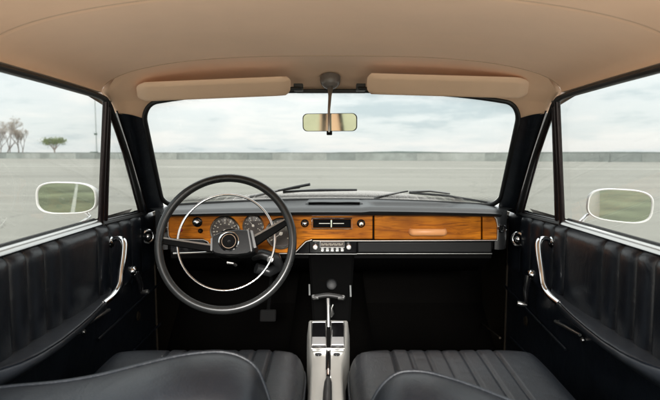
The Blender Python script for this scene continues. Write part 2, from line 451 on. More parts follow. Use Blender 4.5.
for s in (-1, 1):
    dm = door_panel(s)
    door = dm.build('door', 'vinyl', car, smooth=50)
    # outer skin and frame
    mb = MB()
    zz = [(-.205, .735), (-.24, .765), (-.34, .785), (-.50, .79), (-.65, .775), (-.82, .74)]
    mb.grid([[V(s*x, y, z) for y in (.62, 1.0, 1.5, 2.04)] for z, x in zz])
    mb.build('outer_skin', 'white', door)
    # window frame: rail and front upright
    path = [V(s*.668, .62, -.2), V(s*.64, .62, -.03), V(s*.612, .635, .12), V(s*.6085, .68, .1565), V(s*.6085, .97, .1565), V(s*.6085, 1.25, .154), V(s*.607, 1.46, .1480), V(s*.6075, 1.515, .137), V(s*.612, 1.56, .108), V(s*.628, 1.70, -.002), V(s*.645, 1.82, -.105), V(s*.662, 1.93, -.212)]
    mb = MB(); mb.tube(smoothpath(path, 5), .0105, 8, sx=.72, up=(1, 0, 0)); 
    mb.build('window_frame', 'rubber', door, smooth=50)
    # vent window division post: two slim uprights
    b0, b1 = PX(101 if s < 0 else 562, 224, s*.664), None
    b0 = V(s*.664, 1.595, -.205); t0 = V(s*.606, 1.515, .142)
    mb = MB()
    for dy, r_ in ((-.012, .0085), (.014, .007)):
        mb.tube([b0+Vector((0, dy*1.2, 0)), b0.lerp(t0, .5)+Vector((0, dy*1.0, 0)), t0+Vector((0, dy*.8, 0))], r_, 10, sx=.9)
    mb.build('window_post', 'dkpost', door)
    # vent window: chromed triangular frame with pane
    q = [V(s*.664, 1.625, -.198), V(s*.660, 1.895, -.203), V(s*.628, 1.68, .000), V(s*.611, 1.555, .098), V(s*.607, 1.535, .125)]
    mb = MB(); mb.tube(q[:1]+q[1:]+[q[0]], .0042, 8)
    vent = mb.build('vent_window', 'dkpost', door)
    mb = MB(); mb.prism(q, Vector((s*.004, 0, 0))); mb.build('vent_pane', 'glass', vent, smooth=0)
    mb = MB(); mb.prism([V(s*.676, .63, -.205), V(s*.674, 1.585, -.205), V(s*.612, 1.512, .150), V(s*.6135, .65, .156)], Vector((s*.004, 0, 0)))
    mb.build('window_pane', 'glass', door, smooth=0)
    # bright waist rail
    mb = MB()
    rows = []
    for y in [.62+.05*i for i in range(20)]+[1.585]:
        rows.append([V(s*x, y, z) for x, z in ((.656, -.2035), (.658, -.1965), (.664, -.1925), (.676, -.1925), (.684, -.196), (.686, -.204))])
    mb.grid(rows); mb.build('waist_rail', 'satin', door, smooth=60)
    mb = MB()
    mb.tube([V(s*.690, .62, -.194), V(s*.690, 1.60, -.194)], .0055, 8)
    mb.tube([V(s*.664, 1.58, -.2035), V(s*.662, 1.95, -.214)], .0085, 8, sx=1.6)
    mb.build('weatherstrip', 'rubber', door)
    # armrest: lens shaped in plan, dished top
    st_ = [(.86, .001), (.95, .010), (.99, .040), (1.03, .066), (1.08, .080), (1.16, .084), (1.25, .078), (1.33, .070), (1.45, .055), (1.55, .036), (1.60, .016)]
    rows = []
    for i in range(31):
        y = lerp(.86, 1.60, i/30); w = interp(st_, y); zt = -.400+.006*sm(1.35, 1.58, y)
        x0 = .662
        prof = [(x0+.006, zt-.002), (x0-w*.25, zt-.005), (x0-w*.6, zt-.006), (x0-w*.86, zt-.001), (x0-w*.97, zt-.002), (x0-w, zt-.008), (x0-w*.96, zt-.018), (x0-w*.7, zt-.034), (x0-w*.35, zt-.055), (x0+.006, zt-.075)]
        rows.append([V(s*x, y, z) for x, z in prof])
    mb = MB(); mb.grid(rows)
    arm = mb.build('armrest', 'armlit', door, smooth=70)
    mb = MB(); mb.tube([V(s*(.662-interp(st_, y)*.95), y, -.4005+.006*sm(1.35, 1.58, y)) for y in [.95+.02*i for i in range(31)]], .0032, 6)
    mb.build('armrest_piping', 'vinyl', arm)
    # chromed grab handle
    g = smoothpath([V(s*.654, 1.615, -.262), V(s*.628, 1.612, -.250), V(s*.606, 1.600, -.256), V(s*.600, 1.585, -.285), V(s*.598, 1.555, -.335), V(s*.598, 1.535, -.372), V(s*.603, 1.500, -.392), V(s*.608, 1.45, -.400)], 6)
    mb = MB(); mb.tube(g, .0072, 12, sx=1.25)
    mb.lathe([(.0, -.002), (.016, -.002), (.017, .004), (.012, .008), (0, .008)], V(s*.650, 1.615, -.262), (-s, 0, 0), 20)
    mb.build('grab_handle', 'chrome', door, smooth=60)
    # door lever
    a, b = (PX(89, 323, -.642), PX(110, 309.5, -.642)) if s < 0 else (PX(554.5, 321, .642), PX(580, 335, .642))
    if s > 0: a, b = b, a
    mb = MB(); d = (b-a).normalized()
    mb.tube([a, a.lerp(b, .5), b-d*.006, b+Vector((s*.006, 0, -.002)), b+Vector((s*.018, 0.002, -.004))], [.0042, .0050, .0050, .0045, .005], 8)
    mb.build('door_lever', 'satin', door, smooth=60)
    c = PX(83.5, 332, -.652) if s < 0 else PX(583, 340, .652)
    mb = MB(); mb.lathe([(0, .006), (.006, .005), (.008, .001), (.008, 0)], c, (-s, 0, 0), 14); mb.build('trim_screw', 'satin', door)
    # window crank
    if s < 0: k0, k1 = PX(133.5, 271, -.640), PX(141.5, 292.5, -.625)
    else: k0, k1 = PX(531, 274.5, .640), PX(526.5, 305, .625)
    mb = MB(); mb.lathe([(0, .012), (.012, .010), (.017, .003), (.018, -.02), (.018, -.02)], k0, (-s, 0, 0), 18)
    crank = mb.build('window_crank', 'chrome', door, smooth=60)
    mb = MB(); mb.tube([k0+Vector((-s*.008, 0, -.004)), k0.lerp(k1, .5)+Vector((-s*.010, 0, 0)), k1], [.0125, .0095, .0075], 12, sx=.7); mb.build('crank_arm', 'gloss', crank, smooth=60)
    mb = MB(); mb.lathe([(0, .030), (.006, .029), (.0085, .022), (.007, .008), (.006, 0)], k1, (-s*.8, -.3 if s < 0 else .1, .15), 14)
    mb.build('crank_knob', 'satin', crank, smooth=60)
    c = PX(138, 316, -.652) if s < 0 else PX(526, 321, .652)
    mb = MB(); mb.lathe([(0, .004), (.014, .004), (.017, 0)], c, (-s, 0, 0), 20); mb.build('trim_plug', 'kick', door)
    # vent window knob: chromed ring and cap
    c = PX(147.5, 236.5, -.640) if s < 0 else PX(518.5, 239.0, .640); kd = (-s*.62, -.78, .08)
    mb = MB()
    mb.lathe([(.026, -.012), (.027, .002), (.024, .008), (.019, .009), (.016, .004)], c, kd, 26)
    mb.lathe([(.016, .004), (.015, .001), (.0, .001)], c, kd, 26, 1)
    mb.lathe([(.010, .002), (.009, .012), (.006, .015), (0, .015)], c, kd, 20)
    mb.build('vent_knob', ['chrome', 'black'], door, smooth=50)
    # raised edge of the map pocket and lower trim step
    mb = MB()
    e = [PX(98, 340, -.648), PX(130, 310, -.648), PX(160, 283, -.648)] if s < 0 else [PX(566, 350, .648), PX(535, 318, .648), PX(505, 286, .648)]
    mb.tube(e, .0045, 8)
    e = [PX(134, 350, -.648), PX(160, 324, -.648)] if s < 0 else [PX(530, 357, .648), PX(510, 337, .648)]
    mb.tube(e, .004, 8)
    mb.build('pocket_edge', 'vinyl', door)

# ---- kick panels, floor, tunnel, bulkhead ---------------------------
mb = MB()
mb.grid([[V(x, y, -.84) for x in (-.70, .70)] for y in (.78, 1.2, 2.12)])
mb.grid([[V(x, y, z) for x in (-.70, .70)] for y, z in ((2.12, -.84), (2.40, -.66), (2.46, -.24))])
floor = mb.build('cabin_floor', 'carpet', car)
mb = MB()
rows = []
for y, h in ((.78, -.63), (.9, -.62), (1.2, -.600), (1.6, -.57), (2.0, -.52), (2.44, -.42)):
    rows.append([V(x, y, z) for x, z in ((-.17, -.84), (-.13, h-.03), (-.09, h), (0, h+.012), (.09, h), (.13, h-.03), (.17, -.84))])
mb.grid(rows); mb.build('tunnel_carpet', 'carpet', floor, smooth=60)
for s in (-1, 1):
    mb = MB(); mb.grid([[V(s*.668, y, z) for y in (2.02, 2.46)] for z in (-.84, -.22)])
    mb.grid([[V(s*x, y, z) for x, y in ((.650, 2.03), (.668, 2.045))] for z in (-.84, -.24)])
    mb.build('kick_panel', 'kick', floor)
mb = MB(); mb.tube([PZ(500, 338, .50), PZ(482, 324, .40)], .004, 6); mb.build('sill_trim', 'kick', floor)

# ---- dashboard ------------------------------------------------------
PADX = [(1.80, .560), (1.835, .566), (1.853, .586), (1.872, .604), (1.92, .632), (2.03, .662), (2.24, .66)]
def pad_z(x, y):
    z = -.1815-.0105*(x/.6)**2
    if x > .10:   # shallow tray above the glovebox
        inx = sm(.125, .165, x)*(1-sm(.40, .50, x)); iny = sm(1.865, 1.90, y)*(1-sm(2.03, 2.07, y))
        z -= .014*inx*iny
        z += .003*sm(.10, .13, x)*(1-sm(.54, .58, x))
    z -= .012*sm(1.85, 1.812, y)
    return z
mb = MB(); rows = []
ysp = [1.808, 1.810, 1.814, 1.82, 1.83, 1.845, 1.86, 1.87, 1.88, 1.89, 1.90, 1.92, 1.96, 2.0, 2.03, 2.04, 2.05, 2.06, 2.08, 2.11, 2.14, 2.16]
xs = [-.64+.016*i for i in range(81)]
rows.append([V(x*.875, 1.838, -.207-.004*(x/.6)**2) for x in xs])
rows.append([V(x*.875, 1.826, -.207-.004*(x/.6)**2) for x in xs])
rows.append([V(x*.875, 1.812, -.203-.004*(x/.6)**2) for x in xs])
def pad_row(y):
    out = []
    for x in xs:
        X = x/.64*interp(PADX, y); yy = min(y, 2.158-.15*(X/.607)**2)
        out.append(V(X, yy, pad_z(X, yy)))
    return out
for y in ysp: rows.append(pad_row(y))
mb.grid(rows)
# curved ends that turn down to the door
for s in (-1, 1):
    rr = []
    for z in (-.192, -.205, -.22, -.26, -.30, -.325):
        rr.append([V(s*x, y, z) for x, y in ((.552, 1.852), (.565, 1.848), (.582, 1.853), (.598, 1.872), (.612, 1.92), (.63, 2.03))])
    mb.grid(rr)
dash = mb.build('dashboard', 'padvinyl', car, smooth=60)
YW = 1.850
def W(px, py, dy=0): return P(px, py, YW+dy)
# wooden fascia: left and centre piece cut round the pockets, one outline
def fascia(pts, name, parent, dy=0, depth=.016):
    mb = MB(); mb.prism([W(px, py, dy) for px, py in pts], Vector((0, depth, 0)))
    return mb.build(name, 'wood', parent, bevel=.0025)
fascia([(168.5, 218), (169.5, 212.5), (372.6, 212.5), (372.6, 239), (311, 239), (305, 241), (300, 246), (295, 251.5), (288, 252.8), (262, 253), (250, 250), (215, 250), (209, 244), (203, 238.8), (171, 238.3), (168.5, 235)], 'wood_panel', dash)
fascia([(482.6, 213.0), (490, 213.8), (495, 218.5), (497.3, 226), (497.3, 239.5), (482.6, 239.5)], 'wood_panel', dash)
# black backing behind the fascia and lower cover under the dash
mb = MB(); mb.box(V(0, 1.915, -.265), (1.12, .09, .125))
mb.grid([[V(x, y, z) for x in (-.55, .55)] for y, z in ((1.874, -.325), (1.88, -.36), (2.05, -.44), (2.42, -.46))])
mb.build('dash_backing', 'black', dash)
# chrome edging under the fascia
def strip(pts, w, mb, Yd=0, dep=.006):
    mb.tube([W(px, py, Yd) for px, py in pts], w, 6)
mb = MB(); strip([(313, 240.8), (373, 240.8), (440, 240.6), (497.5, 240.3)], .0022, mb, -.004); mb.build('chrome_edging', 'satin', dash)
mb = MB(); strip([(357, 253.6), (420, 253.6), (492, 253.6)], .0016, mb, -.004); mb.build('chrome_edging', 'satin', dash)
mb = MB(); strip([(168.5, 218), (168, 228), (168.5, 236), (171, 239.3), (203, 239.6), (207.5, 241.5), (211, 246)], .0020, mb, -.004); mb.build('chrome_edging', 'satin', dash)
mb = MB(); strip([(250, 250.8), (262, 253.6), (288, 253.4), (296, 251.8), (301, 246.5), (306, 241.6), (312, 239.8)], .0022, mb, -.004); mb.build('chrome_edging', 'satin', dash)
mb = MB(); strip([(497.5, 239.8), (498, 228), (496.3, 219), (491.8, 213.6)], .0020, mb, -.003); mb.build('chrome_edging', 'satin', dash)
mb = MB(); strip([(290, 254.0), (308, 254.0), (357, 254.0)], .0014, mb, -.004); mb.build('chrome_edging', 'satin', dash)
mb = MB(); mb.prism([W(357.5, 242, -.004), W(492, 242, -.004), W(492, 252.8, -.002), W(357.5, 252.8, -.002)], Vector((0, .03, 0)))
mb.build('lower_pad', 'lowpad', dash, bevel=.004)
mb = MB(); mb.prism([W(171, 240.6, .004), W(203, 240.6, .004), W(209, 245.5, .004), W(211, 252, .004), W(171, 252, .004)], Vector((0, .02, 0))); mb.build('pocket_lining', 'gloss', dash)
mb = MB()
mb.prism([W(302, 247, .003), W(309, 240.5, .003), W(309, 253.4, .003), W(297, 253.4, .003)], Vector((0, .02, 0)))
mb.build('pocket_lining', 'gloss', dash)
# demister outlet on top of the pad
mb = MB()
c0, c1 = P(306, 200, 2.02), P(362, 200, 2.02)
rows = []
for y, h in ((1.955, .0005), (1.96, .006), (1.975, .0085), (2.05, .010), (2.09, .004), (2.10, 0)):
    rows.append([V(x, y, pad_z(x, y)+h*min(1, (min(x-c0.x, c1.x-x)+.004)/.012)) for x in [lerp(c0.x, c1.x, i/20) for i in range(21)]])
mb.grid(rows); o1 = mb.build('demister_outlet', 'padvinyl', dash, smooth=50)
mb = MB(); pts = [V(lerp(c0.x+.012, c1.x-.012, i/12), 1.9535-.003*math.sin(math.pi*i/12), -.1765-.0005*math.cos(i)) for i in range(13)]
mb.tube(pts, .0036, 8, sx=1.4); mb.build('outlet_slot', 'black', o1)
# round side outlet at the right end and its twin at the left
for px, py in ((502.5, 228.5), (163, 229)):
    mb = MB(); c = P(px, py, 1.835)
    mb.lathe([(.013, .02), (.0135, -.002), (.011, -.005), (.0085, -.003), (.0075, .006), (0, .006)], c, (0, 1, 0), 22)
    mb.build('side_outlet', 'gloss', dash)
# defroster slot seam between panels
# ---- glovebox -------------------------------------------------------
gl = fascia([(374.4, 215.5), (377, 214.2), (481.2, 214.2), (481.2, 239.4), (374.4, 239.4)], 'glovebox_lid', car, -.002, .016)
mb = MB()
a, b = W(411, 232.3, -.020), W(446, 232.3, -.020)
mb.tube([a+Vector((0, .018, 0)), a+Vector((.002, .004, 0)), a+Vector((.008, -.002, 0)), b-Vector((.008, .002, 0)), b-Vector((.002, -.004, 0)), b+Vector((0, .018, 0))], .0115, 10, sx=.55)
mb.build('lid_handle', 'peach', gl, smooth=60)

# ---- instruments ----------------------------------------------------
def gauge(px, py, rpx, sweep, parent, ndl):
    c = W(px, py, -.004); r = rpx/F*YW; ax = Vector((0, -1, 0))
    mb = MB()
    mb.lathe([(r*1.0, -.012), (r*.95, -.010), (r*.93, -.001), (0, -.001)], c, ax, 40)
    for i in range(sweep+1):
        a = R(215-250*i/sweep); l = .16 if i % 2 == 0 else .09; r0 = r*.86
        d = Vector((math.cos(a), 0, math.sin(a))); n = Vector((-d.z, 0, d.x))
        p0 = c+d*r0+Vector((0, -.0008, 0)); p1 = c+d*(r0-r*l)+Vector((0, -.0008, 0)); w = r*.022*(1.6 if i % 2 == 0 else 1)
        mb.add([p0-n*w, p0+n*w, p1+n*w, p1-n*w], [(0, 1, 2, 3)], 1)
        if i % 2 == 0:
            p2 = c+d*(r0-r*.30)+Vector((0, -.0008, 0)); w = r*.05
            mb.add([p2+Vector((x, 0, z))*w for x, z in ((-1, -.8), (1, -.8), (1, .8), (-1, .8))], [(0, 1, 2, 3)], 1)
    g = mb.build('gauge', ['dial', 'dialmark'], parent, smooth=30)
    mb = MB(); mb.lathe([(r*1.06, .002), (r*1.08, -.0), (r*1.06, .006), (r*.99, .009), (r*.92, .005), (r*.90, -.002)], c+Vector((0, 0, 0)), ax, 44)
    mb.build('gauge_bezel', 'satin', g, smooth=60)
    mb = MB(); a = R(ndl); d = Vector((math.cos(a), 0, math.sin(a))); n = Vector((-d.z, 0, d.x)); p = c+Vector((0, -.003, 0))
    mb.prism([p-n*r*.035-d*r*.15, p+n*r*.035-d*r*.15, p+d*r*.74], Vector((0, -.0008, 0)))
    mb.lathe([(r*.12, 0), (r*.12, .004), (0, .005)], p, ax, 16); mb.build('needle', 'needle', g, smooth=0)
    mb = MB(); mb.lathe([(r*.93, .003), (r*.5, .005), (0, .0055)], c, ax, 40); mb.build('gauge_lens', 'lens', g)
gauge(225, 231, 14.3, 16, car, 200)
gauge(253.3, 225.5, 10.2, 10, car, 130)
gauge(281, 233.5, 15.0, 16, car, 215)

# ---- dashboard knobs and lamps --------------------------------------
def knob(px, py, r, L_, parent, name='switch_knob', mats=('chrome', 'gloss'), collar=True, dy=0):
    c = W(px, py, -.001+dy); mb = MB(); ax = (0, -1, 0)
    if collar: mb.lathe([(r*1.75, -.002), (r*1.75, .004), (r*1.5, .006), (r*1.05, .007)], c, ax, 24, 1)
    mb.lathe([(r*.8, .0), (r*.8, L_*.4), (r, L_*.5), (r*1.02, L_*.9), (r*.8, L_), (0, L_*1.02)], c, ax, 22, 0)
    return mb.build(name, list(mats), parent, smooth=45)
knob(197.5, 222, .0095, .02, dash)
knob(200.5, 230.8, .0045, .012, dash, mats=('gloss', 'black'))
knob(304.8, 223.2, .0078, .018, dash)
knob(361.0, 223.4, .0080, .02, dash)
mb = MB(); mb.lathe([(.006, -.002), (.006, .003), (.003, .005), (0, .005)], W(181, 230, 0), (0, -1, 0), 16); mb.build('warning_lamp', 'lamp', dash)

# ---- heater panel ---------------------------------------------------
mb = MB(); mb.prism([W(*p, -.002) for p in ((313, 219.2), (351, 219.2), (351, 227.8), (313, 227.8))], Vector((0, .01, 0)))
ht = mb.build('heater_control', 'black', car, bevel=.001)
mb = MB(); o_ = [W(*p, -.005) for p in ((312, 218.2), (352, 218.2), (352, 228.8), (312, 228.8))]
mb.tube(o_+[o_[0]], .0022, 8); mb.build('heater_surround', 'chrome', ht)
for x0, x1, py in ((319, 330, 223.4), (333, 344, 223.4)):
    mb = MB(); mb.tube([W(x0, py, -.006), W(x1, py, -.006)], .0016, 6); mb.build('slide_track', 'satin', ht)
mb = MB(); mb.box(W(331.3, 223.4, -.012), (.0055, .016, .026)); mb.build('heater_slider', 'chrome', ht, bevel=.001)

# ---- radio ----------------------------------------------------------
mb = MB(); mb.prism([W(*p, -.006) for p in ((309.5, 241), (356.3, 241), (356.3, 253), (309.5, 253))], Vector((0, .02, 0)))
rad = mb.build('radio', 'gloss', car, bevel=.0015)
for px in (315.4, 348.6): knob(px, 246.3, .0088, .022, rad, 'radio_knob', ('satin', 'satin'), False, -.006)
mb = MB(); mb.prism([W(*p, -.009) for p in ((320.4, 241.4), (344.2, 241.4), (344.2, 247.4), (320.4, 247.4))], Vector((0, .004, 0)))
mb.build('radio_dial', 'dial', rad)
mb = MB(); o_ = [W(*p, -.0105) for p in ((320.2, 241.3), (344.4, 241.3), (344.4, 247.5), (320.2, 247.5))]; mb.tube(o_+[o_[0]], .0011, 6); mb.build('dial_frame', 'satin', rad)
mb = MB()
for k in range(15):
    px = 322+k*1.45; h = 1.7 if k % 3 else 2.6
    mb.box(W(px, 244.4+.4*math.sin(k*2.1), -.0105), (.0018, .0012, h*.0033*.9))
mb.build('dial_scale', 'dialmark', rad)
for k in range(5):
    mb = MB(); mb.box(W(322.4+k*4.95, 250.2, -.014), (.0115, .014, .0085)); mb.build('radio_button', 'satin', rad, bevel=.0015)

# ---- steering column and wheel --------------------------------------
ctr = P(225.7, 242.2, 1.55)
axis = Vector((.0, -math.cos(R(19)), math.sin(R(19)))).normalized()      # towards the driver
ux = Vector((1, 0, 0)); uy = axis.cross(ux).normalized()
if uy.z < 0: uy = -uy
def WL(x, y, h): return ctr+ux*x+uy*y+axis*h
RW = .1935-.0045
mb = MB(); mb.tube([WL(RW*math.cos(2*math.pi*i/96), RW*math.sin(2*math.pi*i/96), 0) for i in range(96)], .0118, 14, closed=True)
wheel = mb.build('steering_wheel', 'wheelrim', car, smooth=70)
RH = .1385
mb = MB(); mb.tube([WL(-.001+RH*math.cos(2*math.pi*i/80), .004+RH*math.sin(2*math.pi*i/80), -.012) for i in range(80)], .0036, 10, closed=True)
mb.build('horn_ring', 'chrome', wheel, smooth=70)
# hub: a faceted padded box
hub = [(-.041, -.020), (-.042, .006), (-.036, .018), (-.020, .027), (.006, .034), (.036, .0365), (.058, .035), (.069, .029), (.078, .006), (.083, -.012), (.080, -.025), (.066, -.033), (.036, -.037), (-.010, -.036), (-.032, -.031)]
mb = MB()
rows = [[WL(x*1.04+.0, y*1.04, -.055) for x, y in hub], [WL(x*1.02, y*1.02, -.012) for x, y in hub], [WL(x, y, -.002) for x, y in hub], [WL(.01+(x-.01)*.94, y*.92, .003) for x, y in hub], [WL(.01+(x-.01)*.5, y*.5, .004) for x, y in hub], [WL(.01+(x-.01)*.05, y*.05, .004) for x, y in hub]]
mb.grid(rows, closed_u=True)
mb.build('wheel_hub', 'hub', wheel, smooth=40)
mb = MB()
mb.prism([WL(.069, .034, .0015), WL(.076, .032, .0015), WL(.088, -.016, .0015), WL(.081, -.018, .0015)], axis*.004)
mb.build('hub_trim', 'hubtrim', wheel); mb = MB()
mb.prism([WL(-.042, .010, .002), WL(-.037, .012, .002), WL(-.036, -.026, .002), WL(-.041, -.024, .002)], axis*.003)
mb.build('hub_trim', 'hubtrim', wheel); mb = MB()
mb.prism([WL(.060, .036, .001), WL(.064, .036, .001), WL(.076, -.026, .001), WL(.073, -.028, .001)], axis*.004)
mb.build('hub_trim', 'hubtrim', wheel)
mb = MB(); ec = WL(.010, .0015, .0045)
mb.lathe([(.0295, -.002), (.0290, .004), (.0265, .0055), (.0255, .003)], ec, axis, 40, 0)
mb.lathe([(.0255, .003), (.024, .0015), (.0205, .0015)], ec, axis, 40, 1)
mb.lathe([(.0215, .0015), (.0205, .0045), (.0190, .0045), (.0182, .0015)], ec, axis, 40, 0)
mb.lathe([(.0182, .0015), (.016, .001), (0, -.001)], ec, axis, 40, 1)
mb.build('horn_button', ['chrome', 'black'], wheel, smooth=50)
def spoke(p, q, wp, wq, h0, h1):
    p = Vector((*p, 0)); q = Vector((*q, 0)); d = (q-p).normalized(); n = Vector((-d.y, d.x, 0))
    if n.y < 0: n = -n
    def L3(v, h): return WL(v.x, v.y, h)
    mb = MB()
    rows = []
    for w in (0, .33, .66, 1):
        c = p.lerp(q, w); ww = lerp(wp, wq, w); h = lerp(h0, h1, w)
        rows.append([L3(c+n*ww*.5, h-.006), L3(c+n*ww*.46, h), L3(c-n*ww*.40, h+.001), L3(c-n*ww*.5, h-.005), L3(c-n*ww*.4, h-.012), L3(c+n*ww*.4, h-.012)])
    mb.grid(rows, closed_u=True); sp = mb.build('wheel_spoke', 'black', wheel, smooth=30)
    mb = MB(); rows = []
    for w in (0.0, .5, 1):
        c = p.lerp(q, w); ww = lerp(wp, wq, w); h = lerp(h0, h1, w)
        rows.append([L3(c+n*(ww*.5+.003), h-.006), L3(c+n*(ww*.5+.002), h+.002), L3(c+n*(ww*.36), h+.003), L3(c+n*(ww*.36), h-.004)])
    mb.grid(rows, closed_u=True); mb.build('spoke_trim', 'dull', wheel, smooth=30)
spoke((-.038, -.018), (-.180, .004), .021, .018, -.004, -.002)
spoke((.072, -.002), (.172, .060), .030, .018, -.006, -.002)
mb = MB()
mb.lathe([(.045, .0), (.048, -.05), (.045, -.08), (.036, -.11), (.036, -.42)], WL(0.005, 0, -.035), axis, 24)
mb.build('steering_column', 'black', car, smooth=50)
colm = bpy.data.objects['steering_column']
mb = MB(); a, b = P(199, 252.8, 1.62), P(173, 253.8, 1.60)
mb.tube([P(214, 252.0, 1.66), a, b], [.003, .0026, .0030], 8); mb.build('indicator_stalk', 'satin', colm)
mb = MB(); mb.lathe([(.012, -.03), (.0125, .0), (.010, .004), (.004, .005), (0, .002)], P(270.3, 259.5, 1.78), (-.1, -1, .15), 22); mb.build('ignition_lock', 'satin', colm)
mb = MB(); mb.tube([P(252, 256, 1.80), P(262, 254, 1.80), P(276, 258, 1.80), P(280, 266, 1.82), P(270, 272, 1.84), P(256, 268, 1.82)], .018, 10); mb.build('lock_shroud', 'padvinyl', colm, smooth=70)
mb = MB(); mb.tube([P(227, 262.5, 1.57), P(233, 263.5, 1.57), P(236, 265.5, 1.58)], .0042, 8); mb.build('column_clip', 'dull', colm)

# ---- pedals ---------------------------------------------------------
pp = P(268, 315.5, 2.02)
mb = MB(); mb.box(pp, (.060, .012, .045), Matrix.Rotation(R(-25), 3, 'X')); 
ped = mb.build('brake_pedal', 'pedal', car, bevel=.006)
mb = MB(); mb.tube([pp+Vector((0, .01, .01)), pp+Vector((.0, .14, .12)), pp+Vector((0, .22, .30))], .008, 8); mb.build('pedal_arm', 'black', ped)

# ---- centre tower, console and selector -----------------------------
mb = MB()
rows = []
for py, Y, hw in ((254.5, 1.852, 23.2), (268, 1.83, 22.6), (292, 1.79, 21), (322, 1.74, 19.5)):
    c = P(331.5, py, Y); w = hw/F*Y
    rows.append([Vector((c.x-w, Y+.25, c.z)), Vector((c.x-w, Y+.008, c.z)), Vector((c.x-w+.008, Y, c.z)), Vector((c.x+w-.008, Y, c.z)), Vector((c.x+w, Y+.008, c.z)), Vector((c.x+w, Y+.25, c.z))])
mb.grid(rows); tower = mb.build('centre_stack', 'stack', car, smooth=30)
for px, y0, y1 in ((309.2, 284.5, 295.5), (350.3, 285.5, 297)):
    mb = MB(); mb.tube([P(px, y0, 1.77), P(px+.4, y1, 1.755)], .0035, 8); mb.build('stack_trim', 'dull', tower)
mb = MB(); c = P(331.6, 284.5, 1.79); mb.lathe([(.019, -.01), (.019, .006), (.016, .012), (.012, .010), (0, .010)], c, (0, -1, .2), 24)
mb.build('stack_knob', 'lowpad', tower)
# console: painted pressing narrowing to the rear, draped over the tunnel
ZC = E-.512
sec = [(320.8, 308.4, 348.2), (330, 308.6, 348.0), (345, 309.2, 347.2), (355, 310.0, 345.0), (363, 310.8, 342.6), (375, 310.6, 342.4), (388, 310.2, 342.9), (402, 309.8, 343.6), (430, 308.5, 345)]
rows = []
for py, a, b in sec:
    A, B = PZ(a, py, ZC), PZ(b, py, ZC)
    dz = -.16
    rows.append([A+Vector((-.018, 0, dz)), A+Vector((-.002, 0, -.03)), A+Vector((.001, 0, -.004)), A+Vector((.005, 0, 0)), A.lerp(B, .5)+Vector((0, 0, .0015)), B+Vector((-.005, 0, 0)), B+Vector((-.001, 0, -.004)), B+Vector((.002, 0, -.03)), B+Vector((.018, 0, dz))])
mb = MB(); mb.grid(rows)
f0 = rows[0]; mb.add([p for p in f0], [tuple(range(len(f0)))])
con = mb.build('console', 'console', car, smooth=50)
def CZ(px, py, h=.0): return PZ(px, py, ZC+h)
for x0, x1 in ((312.2, 325.6), (331.4, 343.6)):
    mb = MB(); mb.prism([CZ(x0, 322.5, .003), CZ(x1, 322.5, .003), CZ(x1+.3, 348.3, .003), CZ(x0-.3, 348.3, .003)], Vector((0, 0, .004)))
    gp = mb.build('selector_gate', 'gloss', con, bevel=.001)
    mb = MB(); mb.prism([CZ(x0, 337.5, .0075), CZ(x1, 337.5, .0075), CZ(x1+.3, 345.2, .0075), CZ(x0-.3, 345.2, .0075)], Vector((0, 0, .002)))
    mb.build('gate_plate', 'brushed', con, bevel=.0008)
    mb = MB(); o_ = [CZ(x0-.4, 322.2, .007), CZ(x1+.4, 322.2, .007), CZ(x1+.6, 348.8, .007), CZ(x0-.6, 348.8, .007)]
    mb.tube(o_+[o_[0]], .0013, 6); mb.build('gate_trim', 'satin', con)
mb = MB(); mb.prism([CZ(326.0, 322.5, .0018), CZ(331, 322.5, .0018), CZ(330.6, 378, .0018), CZ(325.6, 378, .0018)], Vector((0, 0, .002))); mb.build('selector_slot', 'black', con)
mb = MB()
mb.box(CZ(328, 349.5, .005), (.082, .006, .008)); mb.build('gate_crossbar', 'satin', con, bevel=.001)
for px in (318.3, 336.7):
    mb = MB(); mb.lathe([(.0085, 0), (.0085, .003), (.006, .0045), (0, .004)], CZ(px, 355, .001), (0, 0, 1), 16)
    mb.build('console_screw', 'gloss', con)
mb = MB(); mb.tube([CZ(328.4, 350, .004), CZ(328.3, 377, .004)], .0026, 8); mb.tube([CZ(328.3, 371, .005), CZ(328.3, 377, .006)], .006, 10)
mb.build('brake_rod', 'chrome', con)
# hand brake grip
mb = MB(); mb.tube([CZ(328.2, 379.5, .006), CZ(328.1, 383, .012), CZ(327.6, 392, .02), CZ(327, 415, .034)], [.006, .0085, .0095, .0098], 14)
mb.build('hand_brake', 'rubber', car, smooth=60)
# T-handle lever
tl = P(328, 296.8, 1.62)
foot = CZ(328.6, 327, .004)
mb = MB(); mb.tube([foot, foot.lerp(tl, .5)+Vector((0, -.004, 0)), tl+Vector((0, 0, -.006))], [.0065, .0055, .0065], 12)
lev = mb.build('gear_lever', 'dull', car, smooth=60)
mb = MB(); a, b = P(313, 297.2, 1.62), P(343.5, 297.6, 1.62)
mb.tube(smoothpath([a, a.lerp(b, .18)+Vector((0, 0, .003)), tl+Vector((0, 0, .005)), a.lerp(b, .82)+Vector((0, 0, .003)), b], 5), .0070, 12, sx=1.1)
th = mb.build('lever_grip', 'rubber', lev, smooth=60)
for e, d in ((a, Vector((-1, 0, -.08))), (b, Vector((1, 0, -.08)))):
    mb = MB(); mb.lathe([(.0074, -.016), (.0076, .0), (.006, .004), (0, .005)], e, d, 14); mb.build('grip_cap', 'dull', lev, smooth=60)
mb = MB(); mb.tube([P(333.2, 304.5, 1.615), P(331.5, 308, 1.615), P(332.2, 313.5, 1.62), P(331, 316.5, 1.625)], [.0025, .003, .0062, .004], 10); mb.build('lever_release', 'satin', lev, smooth=60)

